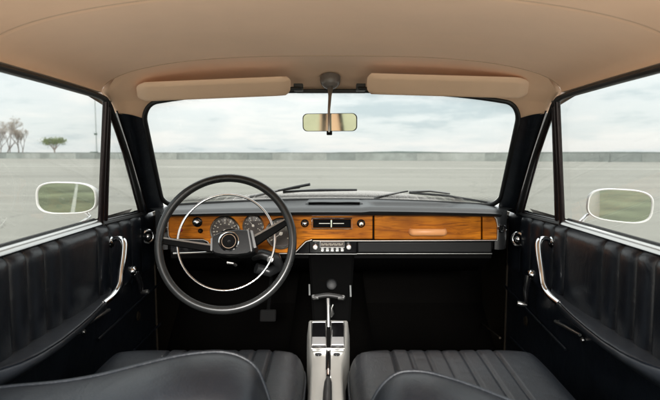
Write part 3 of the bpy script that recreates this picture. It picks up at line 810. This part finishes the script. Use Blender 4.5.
# ---- front seats ----------------------------------------------------
def cushion(x0, x1, pleats, name, rake=0.0):
    """seat cushion: rounded slab with a border roll and lengthwise pleats"""
    y0, y1, zt = .86, 1.405, -.498
    xc = (x0+x1)/2; hw = (x1-x0)/2
    nx, ny = 220, 40
    rows = []
    for j in range(ny+1):
        v = -1+2*j/ny; row = []
        for i in range(nx+1):
            u = -1+2*i/nx
            uu = math.copysign(abs(u)**.8, u)
            vv = math.copysign(abs(v)**.8, v)
            # square-to-rounded mapping
            x = xc+hw*uu*math.sqrt(max(0, 1-.05*vv**10)); y = lerp(y0, y1, (vv+1)/2)
            y -= (.065*abs(uu)**6)*sm(0, 1, vv)
            e = max(abs(uu)**12, abs(vv)**12)
            z = zt-.040*e-.035*sm(1.2, .86, y)*0+.012*sm(1.0, 1.38, y)
            dish = .012*(1-uu*uu)
            z -= dish*.6
            if vv < .995:
                for k in range(pleats+1):
                    xk = lerp(.150, .408, k/pleats)*(1 if xc > 0 else -1)
                    d = abs(x-xk)
                    if d < .007: z -= (.0055 if k in (0, pleats) else .0040)*(1-d/.007)
                    elif abs(x) > .150 and abs(x) < .408: z += .0002
            row.append(V(x, y, z))
        rows.append(row)
    top = rows
    # skirt
    def edge():
        out = [r[0] for r in rows]+rows[-1][1:]+[r[-1] for r in reversed(rows[:-1])]+list(reversed(rows[0][1:-1]))
        return out
    mb = MB(); mb.grid(rows)
    ed = edge(); c = Vector((xc, (y0+y1)/2, 0))
    s1 = [p+Vector((0, 0, -.02))+(Vector((p.x, p.y, 0))-Vector((c.x, c.y, 0)))*.012 for p in ed]
    s2 = [p+Vector((0, 0, -.07))+(Vector((p.x, p.y, 0))-Vector((c.x, c.y, 0)))*.010 for p in ed]
    s3 = [p+Vector((0, 0, -.20))-(Vector((p.x, p.y, 0))-Vector((c.x, c.y, 0)))*.04 for p in ed]
    mb.grid([ed, s1, s2, s3], closed_u=True)
    o = mb.build(name, 'seat', car, smooth=60)
    mb = MB(); mb.tube([p+Vector((0, 0, .001)) for p in s1], .0032, 6, closed=True); mb.build('seat_piping', 'seat', o, smooth=70)
    return o
def backrest(parent, outl, Ytop, tilt, thick, pleat):
    """outl: silhouette in photo pixels of the upper edge, left to right; the squab is a padded shell behind it"""
    n = len(outl)
    top = [P(px, py, Ytop) for px, py in outl]
    # crest ring (front roll, crest, rear roll), then the rear face going down and back
    zc = sum(p.z for p in top)/n
    prof = [(.070, -.42), (.052, -.16), (.040, -.07), (.030, -.036), (.016, -.012), (.0, -.002), (-.022, 0), (-.045, -.005), (-.062, -.016), (-.072, -.032), (-.080, -.07), (-.092, -.16), (-.11, -.30), (-.13, -.46)]
    rows = []
    for dy, dz in prof:
        rows.append([p+Vector((0, dy-.055*sm(.0, -.075, dy)*0 -.07*(1-abs(2*i/(n-1)-1)**2.2)*min(1, max(0, -dy/.08)), dz)) for i, p in enumerate(top)])
    mb = MB(); mb.grid(rows)
    # close the two sides
    for k in (0, -1):
        ring = [r[k] for r in rows]; mb.add(ring, [tuple(range(len(ring)))])
    b = mb.build('backrest', 'seat', parent, smooth=75)
    mb = MB(); mb.tube([p+Vector((0, -.010, -.0005)) for p in top], .0031, 8); mb.build('backrest_piping', 'seat', parent, smooth=70)
    return b
def dense(pts, n=6):
    q = smoothpath([Vector((x, y, 0)) for x, y in pts], n); return [(p.x, p.y) for p in q]
ls = cushion(-.565, -.066, 6, 'front_seat')
rs = cushion(.043, .525, 6, 'front_seat')
backrest(ls, dense([(-80, 470), (-72, 430), (-55, 402), (-25, 389), (10, 384), (60, 379.5), (100, 373), (140, 363), (180, 353.5), (212, 349.6), (232, 351), (248, 357.5), (258, 367), (264, 380), (270, 398), (276, 425), (281, 470)]), .90, 0, .1, 0)
backrest(rs, dense([(357, 470), (364, 425), (371.5, 400), (378, 387.5), (386, 378), (396, 371), (407, 368.6), (425, 369.5), (450, 376), (480, 386.5), (515, 400), (560, 414), (620, 425), (690, 431), (730, 445), (745, 480)]), .90, 0, .1, 1)

# ---- sun visors -----------------------------------------------------
def visor(c_ul, c_ur, c_lr, c_ll, round_left):
    mb = MB()
    a, b, c, d = P(*c_ul, 1.495), P(*c_ur, 1.495), P(*c_lr, 1.565), P(*c_ll, 1.565)
    # slab outline with rounded outer end
    nrm = (b-a).cross(d-a).normalized()
    if nrm.z > 0: nrm = -nrm
    N = 26; K = 10; rowsT = []; 
    for j in range(K+1):
        w = j/K; row = []
        # end pull-in for rounded corners
        e = 1-(1-min(1, min(w, 1-w)/.30))**2*1.0
        pull_o = .024*(1-max(0, e))**1.2; pull_i = .012*(1-max(0, e))
        p = a.lerp(d, w); q = b.lerp(c, w); dr = (q-p).normalized()
        if round_left: p = p+dr*pull_o; q = q-dr*pull_i
        else: p = p+dr*pull_i; q = q-dr*pull_o
        for i in range(N+1):
            t = i/N; row.append(p.lerp(q, t))
        rowsT.append(row)
    th_ = .0075
    def pillow(i, j): return min(1, (min(i, N-i)/1.2))**.5*min(1, (min(j, K-j)/1.0))**.5
    up = [[rowsT[j][i]-nrm*th_*pillow(i, j) for i in range(N+1)] for j in range(K+1)]
    lo = [[rowsT[j][i]+nrm*th_*pillow(i, j) for i in range(N+1)] for j in range(K+1)]
    mb.grid(up); mb.grid(lo)
    v = mb.build('sun_visor', 'visor', car, smooth=75)
    return v
vl = visor((135.5, 82.5), (291, 76.0), (290, 95.0), (138, 101.2), True)
vr = visor((367, 73.0), (530, 77.5), (527, 98.5), (367, 94.0), False)
for v, px0, px1 in ((vl, 288, 302), (vr, 369, 358)):
    mb = MB(); mb.tube([P(px0, 88.5, 1.57), P(px1, 88.0, 1.59)], .005, 10)
    q = P(lerp(px0, px1, .75), 87.5, 1.60); mb.box(q, (.026, .03, .020))
    mb.build('visor_bracket', 'rubber', v, bevel=.003)
mb = MB(); mb.box(P(331, 91.2, 1.66), (.205, .012, .011)); mb.build('header_bar', 'rubber', wind, bevel=.002)

# ---- rear view mirror -----------------------------------------------
mb = MB(); c = P(330.3, 85, 1.60)
mb.lathe([(.030, .012), (.0295, .003), (.027, -.008), (.020, -.016), (.010, -.021), (0, -.022)], c+Vector((0, .01, .012)), (0, .35, 1), 26)
mb.build('mirror_mount', 'mount', car, smooth=60)
mc = P(329.7, 122.3, 1.50)
md = Vector((-.318, -.93, -.03)).normalized()      # direction in which the glass looks back
tocam = (Vector((CX, 0, E))-mc).normalized()
nrm = (md+tocam).normalized()
mx_ = Vector((0, 0, 1)).cross(nrm).normalized(); mx_ = -mx_ if mx_.x < 0 else mx_
mz_ = nrm.cross(mx_); mz_ = -mz_ if mz_.z < 0 else mz_
mw, mh = 54.5/F*1.5, 17.6/F*1.5
o_ = rrect(mw, mh, .013, 6)
mb = MB()
rows = [[mc+mx_*x*s1+mz_*y*s2+nrm*h for x, y in o_] for s1, s2, h in ((.97, .95, .0012), (.985, .96, .004), (1.0, 1.0, .003), (1.0, 1.0, -.006), (.9, .85, -.014), (.3, .3, -.018), (.02, .02, -.018))]
mb.grid(rows, closed_u=True)
rvm = mb.build('rear_view_mirror', 'rubber', car, smooth=50)
mb = MB(); mb.add([mc+mx_*x*.972+mz_*y*.945+nrm*.0016 for x, y in o_], [tuple(range(len(o_)))]); mb.build('mirror_glass', 'ymirror', rvm, smooth=0)
mb = MB(); sb = c+Vector((0, .0, -.006))
mb.tube([sb, sb.lerp(mc+nrm*.006+mz_*.02, .35)+Vector((0, .0, .002)), mc+nrm*.011+mz_*.03, mc+nrm*.011-mz_*.026], [.0085, .0048, .0036, .0036], 12); mb.build('mirror_stem', 'dull', rvm, smooth=60)
mb = MB(); mb.box(mc+nrm*.006-mz_*.0285, (.015, .016, .011)); mb.build('mirror_clip', 'black', rvm, bevel=.002)

# ---- door mirrors ---------------------------------------------------
def door_mirror(px, py, X, wpx, hpx, target, s, roll):
    c = PX(px, py, X); n = ((Vector((CX, 0, E))-c).normalized()+(Vector(target)-c).normalized()).normalized()
    ax_ = Vector((0, 0, 1)).cross(n).normalized(); ax_ = -ax_ if ax_.x < 0 else ax_
    az_ = n.cross(ax_); az_ = -az_ if az_.z < 0 else az_
    v = (Vector((CX, 0, E))-c).normalized()
    fs = max(.5, abs(math.sqrt(max(0, 1-(ax_.dot(v))**2))))
    w = wpx/F*c.y/fs*1.0; h = hpx/F*c.y
    ca, sa = math.cos(R(roll)), math.sin(R(roll))
    ax_, az_ = ax_*ca+az_*sa, az_*ca-ax_*sa
    # squarish oval, slightly fuller on the outer end
    o_ = []
    for i in range(48):
        a = 2*math.pi*i/48; cx_, sy = math.cos(a), math.sin(a)
        x = math.copysign(abs(cx_)**.62, cx_); y_ = math.copysign(abs(sy)**.62, sy)
        o_.append((x*w/2, y_*h/2*(1-.10*x*(1 if s > 0 else -1)*(-1)*.5)))
    mb = MB()
    rows = [[c+ax_*x*k+az_*y_*k2+n*hh for x, y_ in o_] for k, k2, hh in ((.925, .90, .001), (.935, .91, .006), (.97, .955, .008), (1, 1, .004), (1.0, 1.0, -.006), (.93, .9, -.03), (.7, .66, -.05), (.3, .3, -.058), (.02, .02, -.06))]
    mb.grid(rows, closed_u=True)
    m_ = mb.build('door_mirror', 'mirrorwhite', car, smooth=50)
    mb = MB(); mb.add([c+ax_*x*.928+az_*y_*.903+n*.0025 for x, y_ in o_], [tuple(range(48))]); mb.build('mirror_glass', 'mirror', m_, smooth=0)
    return m_, c
lm, lc = door_mirror(66.8, 198, -.86, 55.5, 32.5, (-6.9, -8.5, 0), -1, 0)
rm, rc = door_mirror(619.5, 205.6, .87, 59.5, 34, (1.12, -10.3, 0), 1, -4)
mb = MB(); b0 = V(-.745, 1.60, -.215)
mb.tube([lc+Vector((.035, .03, -.035)), PX(90, 217, -.80), b0], [.007, .0055, .007], 10)
mb.lathe([(.02, -.01), (.02, .004), (.012, .01)], b0, (-.3, 0, 1), 16); mb.build('mirror_arm', 'chrome', lm, smooth=60)
mb = MB(); b0 = V(.745, 1.66, -.215)
mb.tube([rc+Vector((-.05, .03, -.02)), PX(586, 216, .80), b0], [.007, .0058, .007], 10)
mb.lathe([(.02, -.01), (.02, .004), (.012, .01)], b0, (.3, 0, 1), 16); mb.build('mirror_arm', 'chrome', rm, smooth=60)

# ---- bonnet, scuttle, wipers ----------------------------------------
mb = MB(); rows = []
for y in (2.212, 2.26, 2.4, 2.7, 3.0, 3.3, 3.5, 3.58, 3.62):
    row = []
    for i in range(33):
        u = -1+2*i/32; x = u*.80
        z = -.221-.030*(y-2.2)/1.4
        z += .022*math.exp(-(u/.62)**4)*sm(2.2, 2.6, y)*1.0
        z -= .085*abs(u)**5+.10*sm(3.45, 3.64, y)
        z -= .012*abs(u)**2
        row.append(V(x, y, z))
    rows.append(row)
mb.grid(rows)
mb.grid([[V(x, 3.62, z) for x in (-.8, 0, .8)] for z in (-.40, -.8)])
bon = mb.build('bonnet', 'white', car, smooth=60)
mb = MB(); rows = []
for w in (0, .3, .6, 1):
    rows.append([V(x, lerp(2.172-.15*(x/.607)**2, 2.222, w), lerp(-.212-.012*(x/.6)**2, -.252-.085*abs(x/.8)**5-.012*(x/.8)**2, w**.8)) for x in [-.70+.05*i for i in range(29)]])
mb.grid(rows); mb.build('scuttle_panel', 'scuttle', car, smooth=60)
def wiper(arm, blade, rb):
    mb = MB(); mb.tube(arm, [.006, .005, .0035], 8); w = mb.build('wiper', 'wiper', car, smooth=60)
    mb = MB(); mb.tube(blade, rb, 8, sx=1.5); mb.build('wiper_blade', 'rubber', w, smooth=60)
wiper([P(250, 197.0, 2.215), P(280, 190.2, 2.20), P(300, 187.5, 2.185)], [P(278, 190.5, 2.19), P(296, 187.0, 2.18), P(310, 184.3, 2.17)], [.003, .0055, .0055])
wiper([P(283, 192.2, 2.20), P(310, 190.0, 2.195), P(335, 189.3, 2.19)], [P(284, 191.6, 2.195), P(320, 190.2, 2.19), P(357, 189.9, 2.185)], [.003, .0055, .004])
wiper([P(374, 198.5, 2.215), P(388, 195, 2.205), P(401, 192.2, 2.20)], [P(400, 192.6, 2.195), P(404, 191.8, 2.195), P(408, 191.2, 2.195)], [.003, .003, .003])
wiper([P(409, 191.8, 2.19), P(430, 191.0, 2.185), P(450, 193.6, 2.17)], [P(409, 192.8, 2.185), P(446, 195.6, 2.165), P(490, 203.0, 2.12)], [.004, .0048, .004])

# ---- flanks and rear pillars (seen in the mirrors), outer body ------
for s in (-1, 1):
    mb = MB()
    mb.grid([[V(s*x, y, z) for y in (.56, .66)] for x, z in ((.672, -.82), (.672, -.2), (.64, -.02), (.604, .168))])
    mb.build('centre_pillar', 'vinyl', car)
    mb = MB()
    mb.grid([[V(s*x, y, z) for y in (-1.85, -.6, .0, .615)] for z, x in ((-.198, .70), (-.205, .735), (-.24, .765), (-.34, .785), (-.50, .79), (-.65, .775), (-.82, .74))])
    mb.build('rear_flank', 'white', car)
    mb = MB()
    mb.prism([V(s*.668, -.30, -.2), V(s*.660, -.66, -.2), V(s*.62, -.52, -.02), V(s*.585, -.34, .150), V(s*.598, -.16, .158), V(s*.635, -.24, -.02)], Vector((s*.03, 0, 0)))
    rp = mb.build('rear_pillar', 'lining', car, smooth=0)
    mb = MB(); mb.tube([V(s*.666, -.29, -.2), V(s*.633, -.23, -.02), V(s*.597, -.15, .158)], .016, 8); mb.build('pillar_seal', 'rubber', rp)
    mb = MB(); mb.tube([V(s*.658, -.67, -.2), V(s*.618, -.53, -.02), V(s*.583, -.345, .152)], .016, 8); mb.build('pillar_seal', 'rubber', rp)
    mb = MB(); mb.tube([V(s*.583, -.345, .155), V(s*.598, -.15, .162), V(s*.602, .1, .166), V(s*.604, .64, .166)], .010, 8); mb.build('roof_rail', 'rubber', car)
    mb = MB()
    mb.grid([[V(s*x, y, z) for y in (2.045, 3.0, 3.62)] for x, z in ((.79, -.285), (.80, -.4), (.79, -.5), (.74, -.84))])
    mb.build('front_wing', 'white', car, smooth=60)
mb = MB(); rows = []
def skin(y, lift):
    yy = min(y, 1.46); sh = Vector((0, y-yy, -.02 if y > 1.5 else 0))
    mid = [roof_pt(t, yy, lift)+Vector((t*.028, 0, 0))+sh for t in ts[::3]]
    l, r_ = roof_pt(-1, yy, 0)+sh, roof_pt(1, yy, 0)+sh
    return [l+Vector((-.036, 0, -.010))]+mid+[r_+Vector((.036, 0, -.010))]
rows.append(skin(-.099, .001))
for y in (-.10, .3, .6, .8, 1.0, 1.25, 1.46, 1.58): rows.append(skin(y, .030))
mb.grid(rows); mb.build('roof_skin', 'white', car, smooth=60)

# ================================================================== OUTSIDE
mb = MB(); S = 5000
mb.grid([[Vector((x, y, 0)) for x in (-S, -300, -60, 60, 300, S)] for y in (-S, -300, -30, 60, 300, S)])
tag(mb.build('ground', 'ground', None, smooth=0), kind='structure')
mb = MB(); mb.grid([[Vector((x, y, .006)) for x in (-400, -60, -12, 12, 60, 400)] for y in (-300, -40, -3.6)])
tag(mb.build('grass_field', 'grass', None, smooth=0), kind='structure')
mb = MB()
A, B = PZ(300, 167.5, .004), PZ(520, 168.6, .004)
d = (B-A).normalized()
mb.grid([[A-d*60+Vector((0, w, 0)), B+d*40+Vector((0, w, 0))] for w in (-.9, .9)])
A, B = PZ(10, 164.0, .004), PZ(95, 164.6, .004); d = (B-A).normalized()
mb.grid([[A-d*60+Vector((0, w, 0)), B+d*5+Vector((0, w, 0))] for w in (-.9, .9)])
tag(mb.build('painted_line', 'line', None, smooth=0), kind='structure')
mb = MB(); a = Vector((-4.02, -3.63, .012)); b = Vector((-25, -41.7, .012)); n_ = Vector((.9, -.45, 0))
mb.grid([[a-n_*.035, b-n_*.035], [a+n_*.035, b+n_*.035]]); tag(mb.build('kerb', 'line', None, smooth=0), kind='structure')
mb = MB(); mb.grid([[Vector((x, y, .012)) for x in (-10, 10)] for y in (-1.2, 4.6)])  # added slab, out of view, bounces light up onto the roof lining
tag(mb.build('bounce_slab', 'slab', None, smooth=0), kind='structure')
# boundary wall of cast panels
A = PZ(20, 158.5, 0); B = PZ(640, 161.9, 0); d = (B-A).normalized(); nb = Vector((-d.y, d.x, 0))
wl = empty('concrete_wall', A.lerp(B, .5), 'long grey concrete wall of cast panels along the far edge of the paved field', 'wall')
L0, L1 = -90, (B-A).length+55
k = 0; x = L0; PW = 4.8
while x < L1:
    jit = rnd.uniform(-.012, .012)
    c = A+d*(x+PW/2)+nb*jit; h = 1.13+rnd.uniform(-.01, .01)
    rot = Matrix.Rotation(math.atan2(d.y, d.x), 3, 'Z')
    mb = MB(); mb.box(c+Vector((0, 0, h/2)), (PW-.05, .24, h), rot)
    mb.box(A+d*x+Vector((0, 0, .55)), (.22, .34, 1.1), rot); mb.build('wall_panel', rnd.choice(('concrete', 'concrete', 'concreteB', 'concreteC')), wl, smooth=0, bevel=.02)
    x += PW; k += 1
mb = MB(); mb.box(A+d*(L0+L1)/2+Vector((0, 0, 1.165)), (L1-L0, .32, .07), Matrix.Rotation(math.atan2(d.y, d.x), 3, 'Z')); mb.build('wall_coping', 'concrete2', wl, smooth=0)
# dark post in front of the wall at the right
q = PZ(610, 162.0, 0); pt = empty('marker_post', q, 'short grey post standing against the concrete wall, seen above the right door mirror', 'post')
mb = MB(); mb.tube([q, q+Vector((0, 0, 1.05))], [.09, .08], 10); mb.lathe([(.2, 0), (.19, .12), (.1, .16)], q, (0, 0, 1), 12); mb.build('post_shaft', 'concrete2', pt)
# lighting mast at the left
q = Vector(((97.6-330)/F*150, 150, 0)); ms = empty('light_mast', q, 'tall thin floodlight mast rising behind the wall beside the left window post', 'mast')
mb = MB(); mb.tube([q, q+Vector((0, 0, 24))], [.17, .10], 8); mb.build('mast_pole', 'mast', ms)
mb = MB(); mb.box(q+Vector((0, -.3, 6.2)), (.7, .5, .5)); mb.build('junction_box', 'hill', ms)
mb = MB(); mb.box(q+Vector((-.6, -.3, 1.0)), (1.9, .8, 1.0)); mb.build('mast_cabinet', 'hill', ms)
mb = MB(); mb.box(q+Vector((0, 0, 24)), (3, .4, .5)); mb.build('lamp_head', 'mast', ms)

# trees
def limb(mb, p, dr, L_, r, depth, tips, spread=.5, up=.25, mi=0):
    pts = [p]; rs = [r]; q = p.copy(); dd = dr.copy()
    for i in range(3):
        dd = (dd+Vector((rnd.gauss(0, .12), rnd.gauss(0, .12), rnd.gauss(0, .06)+up*.12))).normalized()
        q = q+dd*L_/3; pts.append(q.copy()); rs.append(r*(1-.14*(i+1)))
    mb.tube(pts, rs, 5 if depth > 1 else 4, mi, cap=False)
    if depth == 0: tips.append(q); return
    for k in range(rnd.choice((2, 3, 3))):
        nd = (dd+Vector((rnd.gauss(0, spread), rnd.gauss(0, spread), rnd.gauss(.05, spread*.55)))).normalized()
        at = pts[rnd.choice((2, 3, 3))]
        limb(mb, at, nd, L_*rnd.uniform(.62, .82), r*.58, depth-1, tips, spread, up, mi)
def leaves(mb, cs, n, spread, size, flat=1.0):
    for c in cs:
        for _ in range(n):
            p = c+Vector((rnd.gauss(0, spread), rnd.gauss(0, spread), rnd.gauss(0, spread*flat)))
            a = Vector((rnd.gauss(0, 1), rnd.gauss(0, 1), rnd.gauss(0, 1))).normalized(); b = a.orthogonal().normalized(); s_ = size*rnd.uniform(.5, 1.3)
            mb.add([p-a*s_-b*s_*.5, p+a*s_-b*s_*.4, p+a*s_+b*s_*.5, p-a*s_+b*s_*.4], [(0, 1, 2, 3)])
def bare_tree(px, D, h, label, leafy):
    q = Vector(((px-330)/F*D, D, 0)); t = empty('bare_tree', q, label, 'tree', 'trees beyond the wall')
    mb = MB(); tips = []
    limb(mb, q, Vector((rnd.gauss(0, .05), 0, 1)), h*.36, .26, 5, tips, .34, .5)
    limb(mb, q+Vector((.8, .3, 0)), Vector((.12, 0, 1)), h*.33, .2, 4, tips, .34, .5)
    mb.build('trunk', 'bark', t, smooth=0)
    mb = MB(); 
    for c in tips:
        for _ in range(4):
            dr = Vector((rnd.gauss(0, 1), rnd.gauss(0, 1), rnd.gauss(.3, .8))).normalized()*rnd.uniform(.4, .9)
            mb.tube([c, c+dr], [.035, .02], 3, cap=False)
    if leafy: leaves(mb, tips, leafy, .35, .13)
    mb.build('crown', 'rust' if leafy else 'twig', t, smooth=0)
bare_tree(8, 185, 11.5, 'tall bare pinkish-brown tree beyond the wall at the far left of the side window', 2)
bare_tree(20, 190, 9.5, 'shorter bare reddish tree with fine twigs right of the tallest bare tree', 3)
bare_tree(-2, 180, 9.0, 'bare grey tree cut by the left edge of the photo', 0)
q = Vector(((55.5-330)/F*185, 185, 0)); t = empty('umbrella_tree', q, 'small green flat-topped tree standing alone beyond the wall', 'tree', 'trees beyond the wall')
mb = MB(); tips = []
for a in range(7):
    an = a*.9+.2
    rr_ = rnd.uniform(1.5, 4.4)
    tip = q+Vector((math.cos(an)*rr_, math.sin(an)*rr_*.7, 3.3+2.5*math.sqrt(max(0, 1-(rr_/4.8)**2))*rnd.uniform(.85, 1.1)))
    mid = q+Vector((math.cos(an)*rr_*.35, math.sin(an)*rr_*.25, 3.3))
    mb.tube(smoothpath([q+Vector((0, 0, 1.9)), mid, tip], 4), [.18-.016*i for i in range(9)], 6, cap=False)
    for _ in range(12):
        w = rnd.uniform(.5, 1.08); tips.append(mid.lerp(tip, w)+Vector((rnd.gauss(0, .6), rnd.gauss(0, .6), rnd.gauss(.25, .25))))
mb.tube([q, q+Vector((.1, 0, 1.0)), q+Vector((0, 0, 2.0))], [.3, .24, .22], 8)
mb.build('trunk', 'bark', t)
mb = MB(); leaves(mb, tips, 26, .45, .16, .8); mb.build('crown', 'leafA', t, smooth=0)
# far wooded rise on the horizon
mb = MB(); rows = []
xs_ = [-2600+26*i for i in range(201)]
tops = [2.2+3.2*math.exp(-((x-190)/120)**2)+1.6*abs(noise.noise(Vector((x*.02, 0, 3))))+1.2*abs(noise.noise(Vector((x*.09, 4, 3))))+2*math.exp(-((x-760)/180)**2) for x in xs_]
for j, (yy, f) in enumerate(((1480, 0), (1490, .8), (1520, 1.0), (1700, .9), (1900, 0))):
    rows.append([Vector((x, yy, f*tp)) for x, tp in zip(xs_, tops)])
mb.grid(rows); tag(mb.build('hills', 'hill', None), kind='structure')

# ================================================================== light, sky, camera
w = bpy.data.worlds.new('World'); scene.world = w; w.use_nodes = True
nt = w.node_tree; nt.nodes.clear(); L = nt.links.new
SUN_E, SUN_A = R(18), R(180)
def nd(t): return nt.nodes.new(t)
def mth(op, a, b=None, c=None, clamp=False):
    q = nd('ShaderNodeMath'); q.operation = op; q.use_clamp = clamp
    for i, x in enumerate((a, b, c)):
        if x is None: continue
        if isinstance(x, (int, float)): q.inputs[i].default_value = x
        else: L(x, q.inputs[i])
    return q.outputs[0]
sky = nd('ShaderNodeTexSky'); sky.sky_type = 'NISHITA'; sky.sun_disc = False; sky.sun_elevation = SUN_E; sky.sun_rotation = SUN_A
tc = nd('ShaderNodeTexCoord'); sep = nd('ShaderNodeSeparateXYZ'); L(tc.outputs['Generated'], sep.inputs[0])
zc = mth('MAXIMUM', sep.outputs['Z'], 0.0)
den = mth('ADD', zc, 0.16)
cmb = nd('ShaderNodeCombineXYZ'); L(mth('DIVIDE', sep.outputs['X'], den), cmb.inputs[0]); L(mth('DIVIDE', sep.outputs['Y'], den), cmb.inputs[1])
def nz(scale, det, rough, off, dist=0.0):
    mp = nd('ShaderNodeMapping'); mp.inputs['Location'].default_value = off; L(cmb.outputs[0], mp.inputs['Vector'])
    n = nd('ShaderNodeTexNoise'); n.inputs['Scale'].default_value = scale; n.inputs['Detail'].default_value = det
    n.inputs['Roughness'].default_value = rough; n.inputs['Distortion'].default_value = dist
    L(mp.outputs[0], n.inputs['Vector']); return n.outputs['Fac']
n1 = nz(.62, 7, .52, (3.1, 1.7, 0), .3); n2 = nz(2.1, 8, .58, (7, 4, 0), .2)
dens = mth('MULTIPLY_ADD', n2, .45, mth('MULTIPLY', n1, .75))
rampc = nd('ShaderNodeValToRGB'); L(dens, rampc.inputs['Fac'])
cr = rampc.color_ramp; cr.interpolation = 'EASE'
cr.elements[0].position = .44; cr.elements[0].color = (.60, .69, .725, 1)
cr.elements[1].position = .70; cr.elements[1].color = (.955, .96, .945, 1)
e = cr.elements.new(.56); e.color = (.83, .88, .89, 1)
lum = mth('MULTIPLY_ADD', zc, SKYZ if 'SKYZ' in globals() else 12.0, 10.0)   # overcast: brighter overhead
vm = nd('ShaderNodeVectorMath'); vm.operation = 'SCALE'; L(rampc.outputs['Color'], vm.inputs[0]); L(lum, vm.inputs['Scale'])
mix = nd('ShaderNodeMix'); mix.data_type = 'RGBA'; mix.inputs['Factor'].default_value = .92
L(sky.outputs['Color'], mix.inputs[6]); L(vm.outputs[0], mix.inputs[7])
bg = nd('ShaderNodeBackground'); bg.inputs['Strength'].default_value = .10; L(mix.outputs[2], bg.inputs['Color'])
out = nd('ShaderNodeOutputWorld'); L(bg.outputs[0], out.inputs[0])

sl = bpy.data.lights.new('sun', 'SUN'); sl.energy = 2.7; sl.angle = R(14); sl.color = (1, .975, .94)
so = bpy.data.objects.new('sun', sl); COL.objects.link(so); so.location = (0, 0, 30)
sd = Vector((math.sin(SUN_A)*math.cos(SUN_E), math.cos(SUN_A)*math.cos(SUN_E), math.sin(SUN_E)))
so.rotation_euler = (-sd).to_track_quat('-Z', 'Y').to_euler()

cd = bpy.data.cameras.new('camera'); cam = bpy.data.objects.new('camera', cd); COL.objects.link(cam)
cd.sensor_width = 36; cd.lens = F/660*36; cd.clip_start = .02; cd.clip_end = 9000
cam.location = (CX, 0, E); cam.rotation_euler = (R(90)-PITCH, 0, 0); scene.camera = cam
cd.dof.use_dof = True; cd.dof.focus_distance = 1.8; cd.dof.aperture_fstop = 5.6

scene.view_settings.view_transform = 'Standard'; scene.view_settings.look = 'None'
scene.view_settings.exposure = 1.32; scene.view_settings.gamma = 1; scene.view_settings.use_curve_mapping = False
cy = scene.cycles; cy.use_denoising = True; cy.max_bounces = 12; cy.diffuse_bounces = 6; cy.glossy_bounces = 5
cy.transparent_max_bounces = 16; cy.caustics_reflective = False; cy.caustics_refractive = False; cy.sample_clamp_indirect = 6
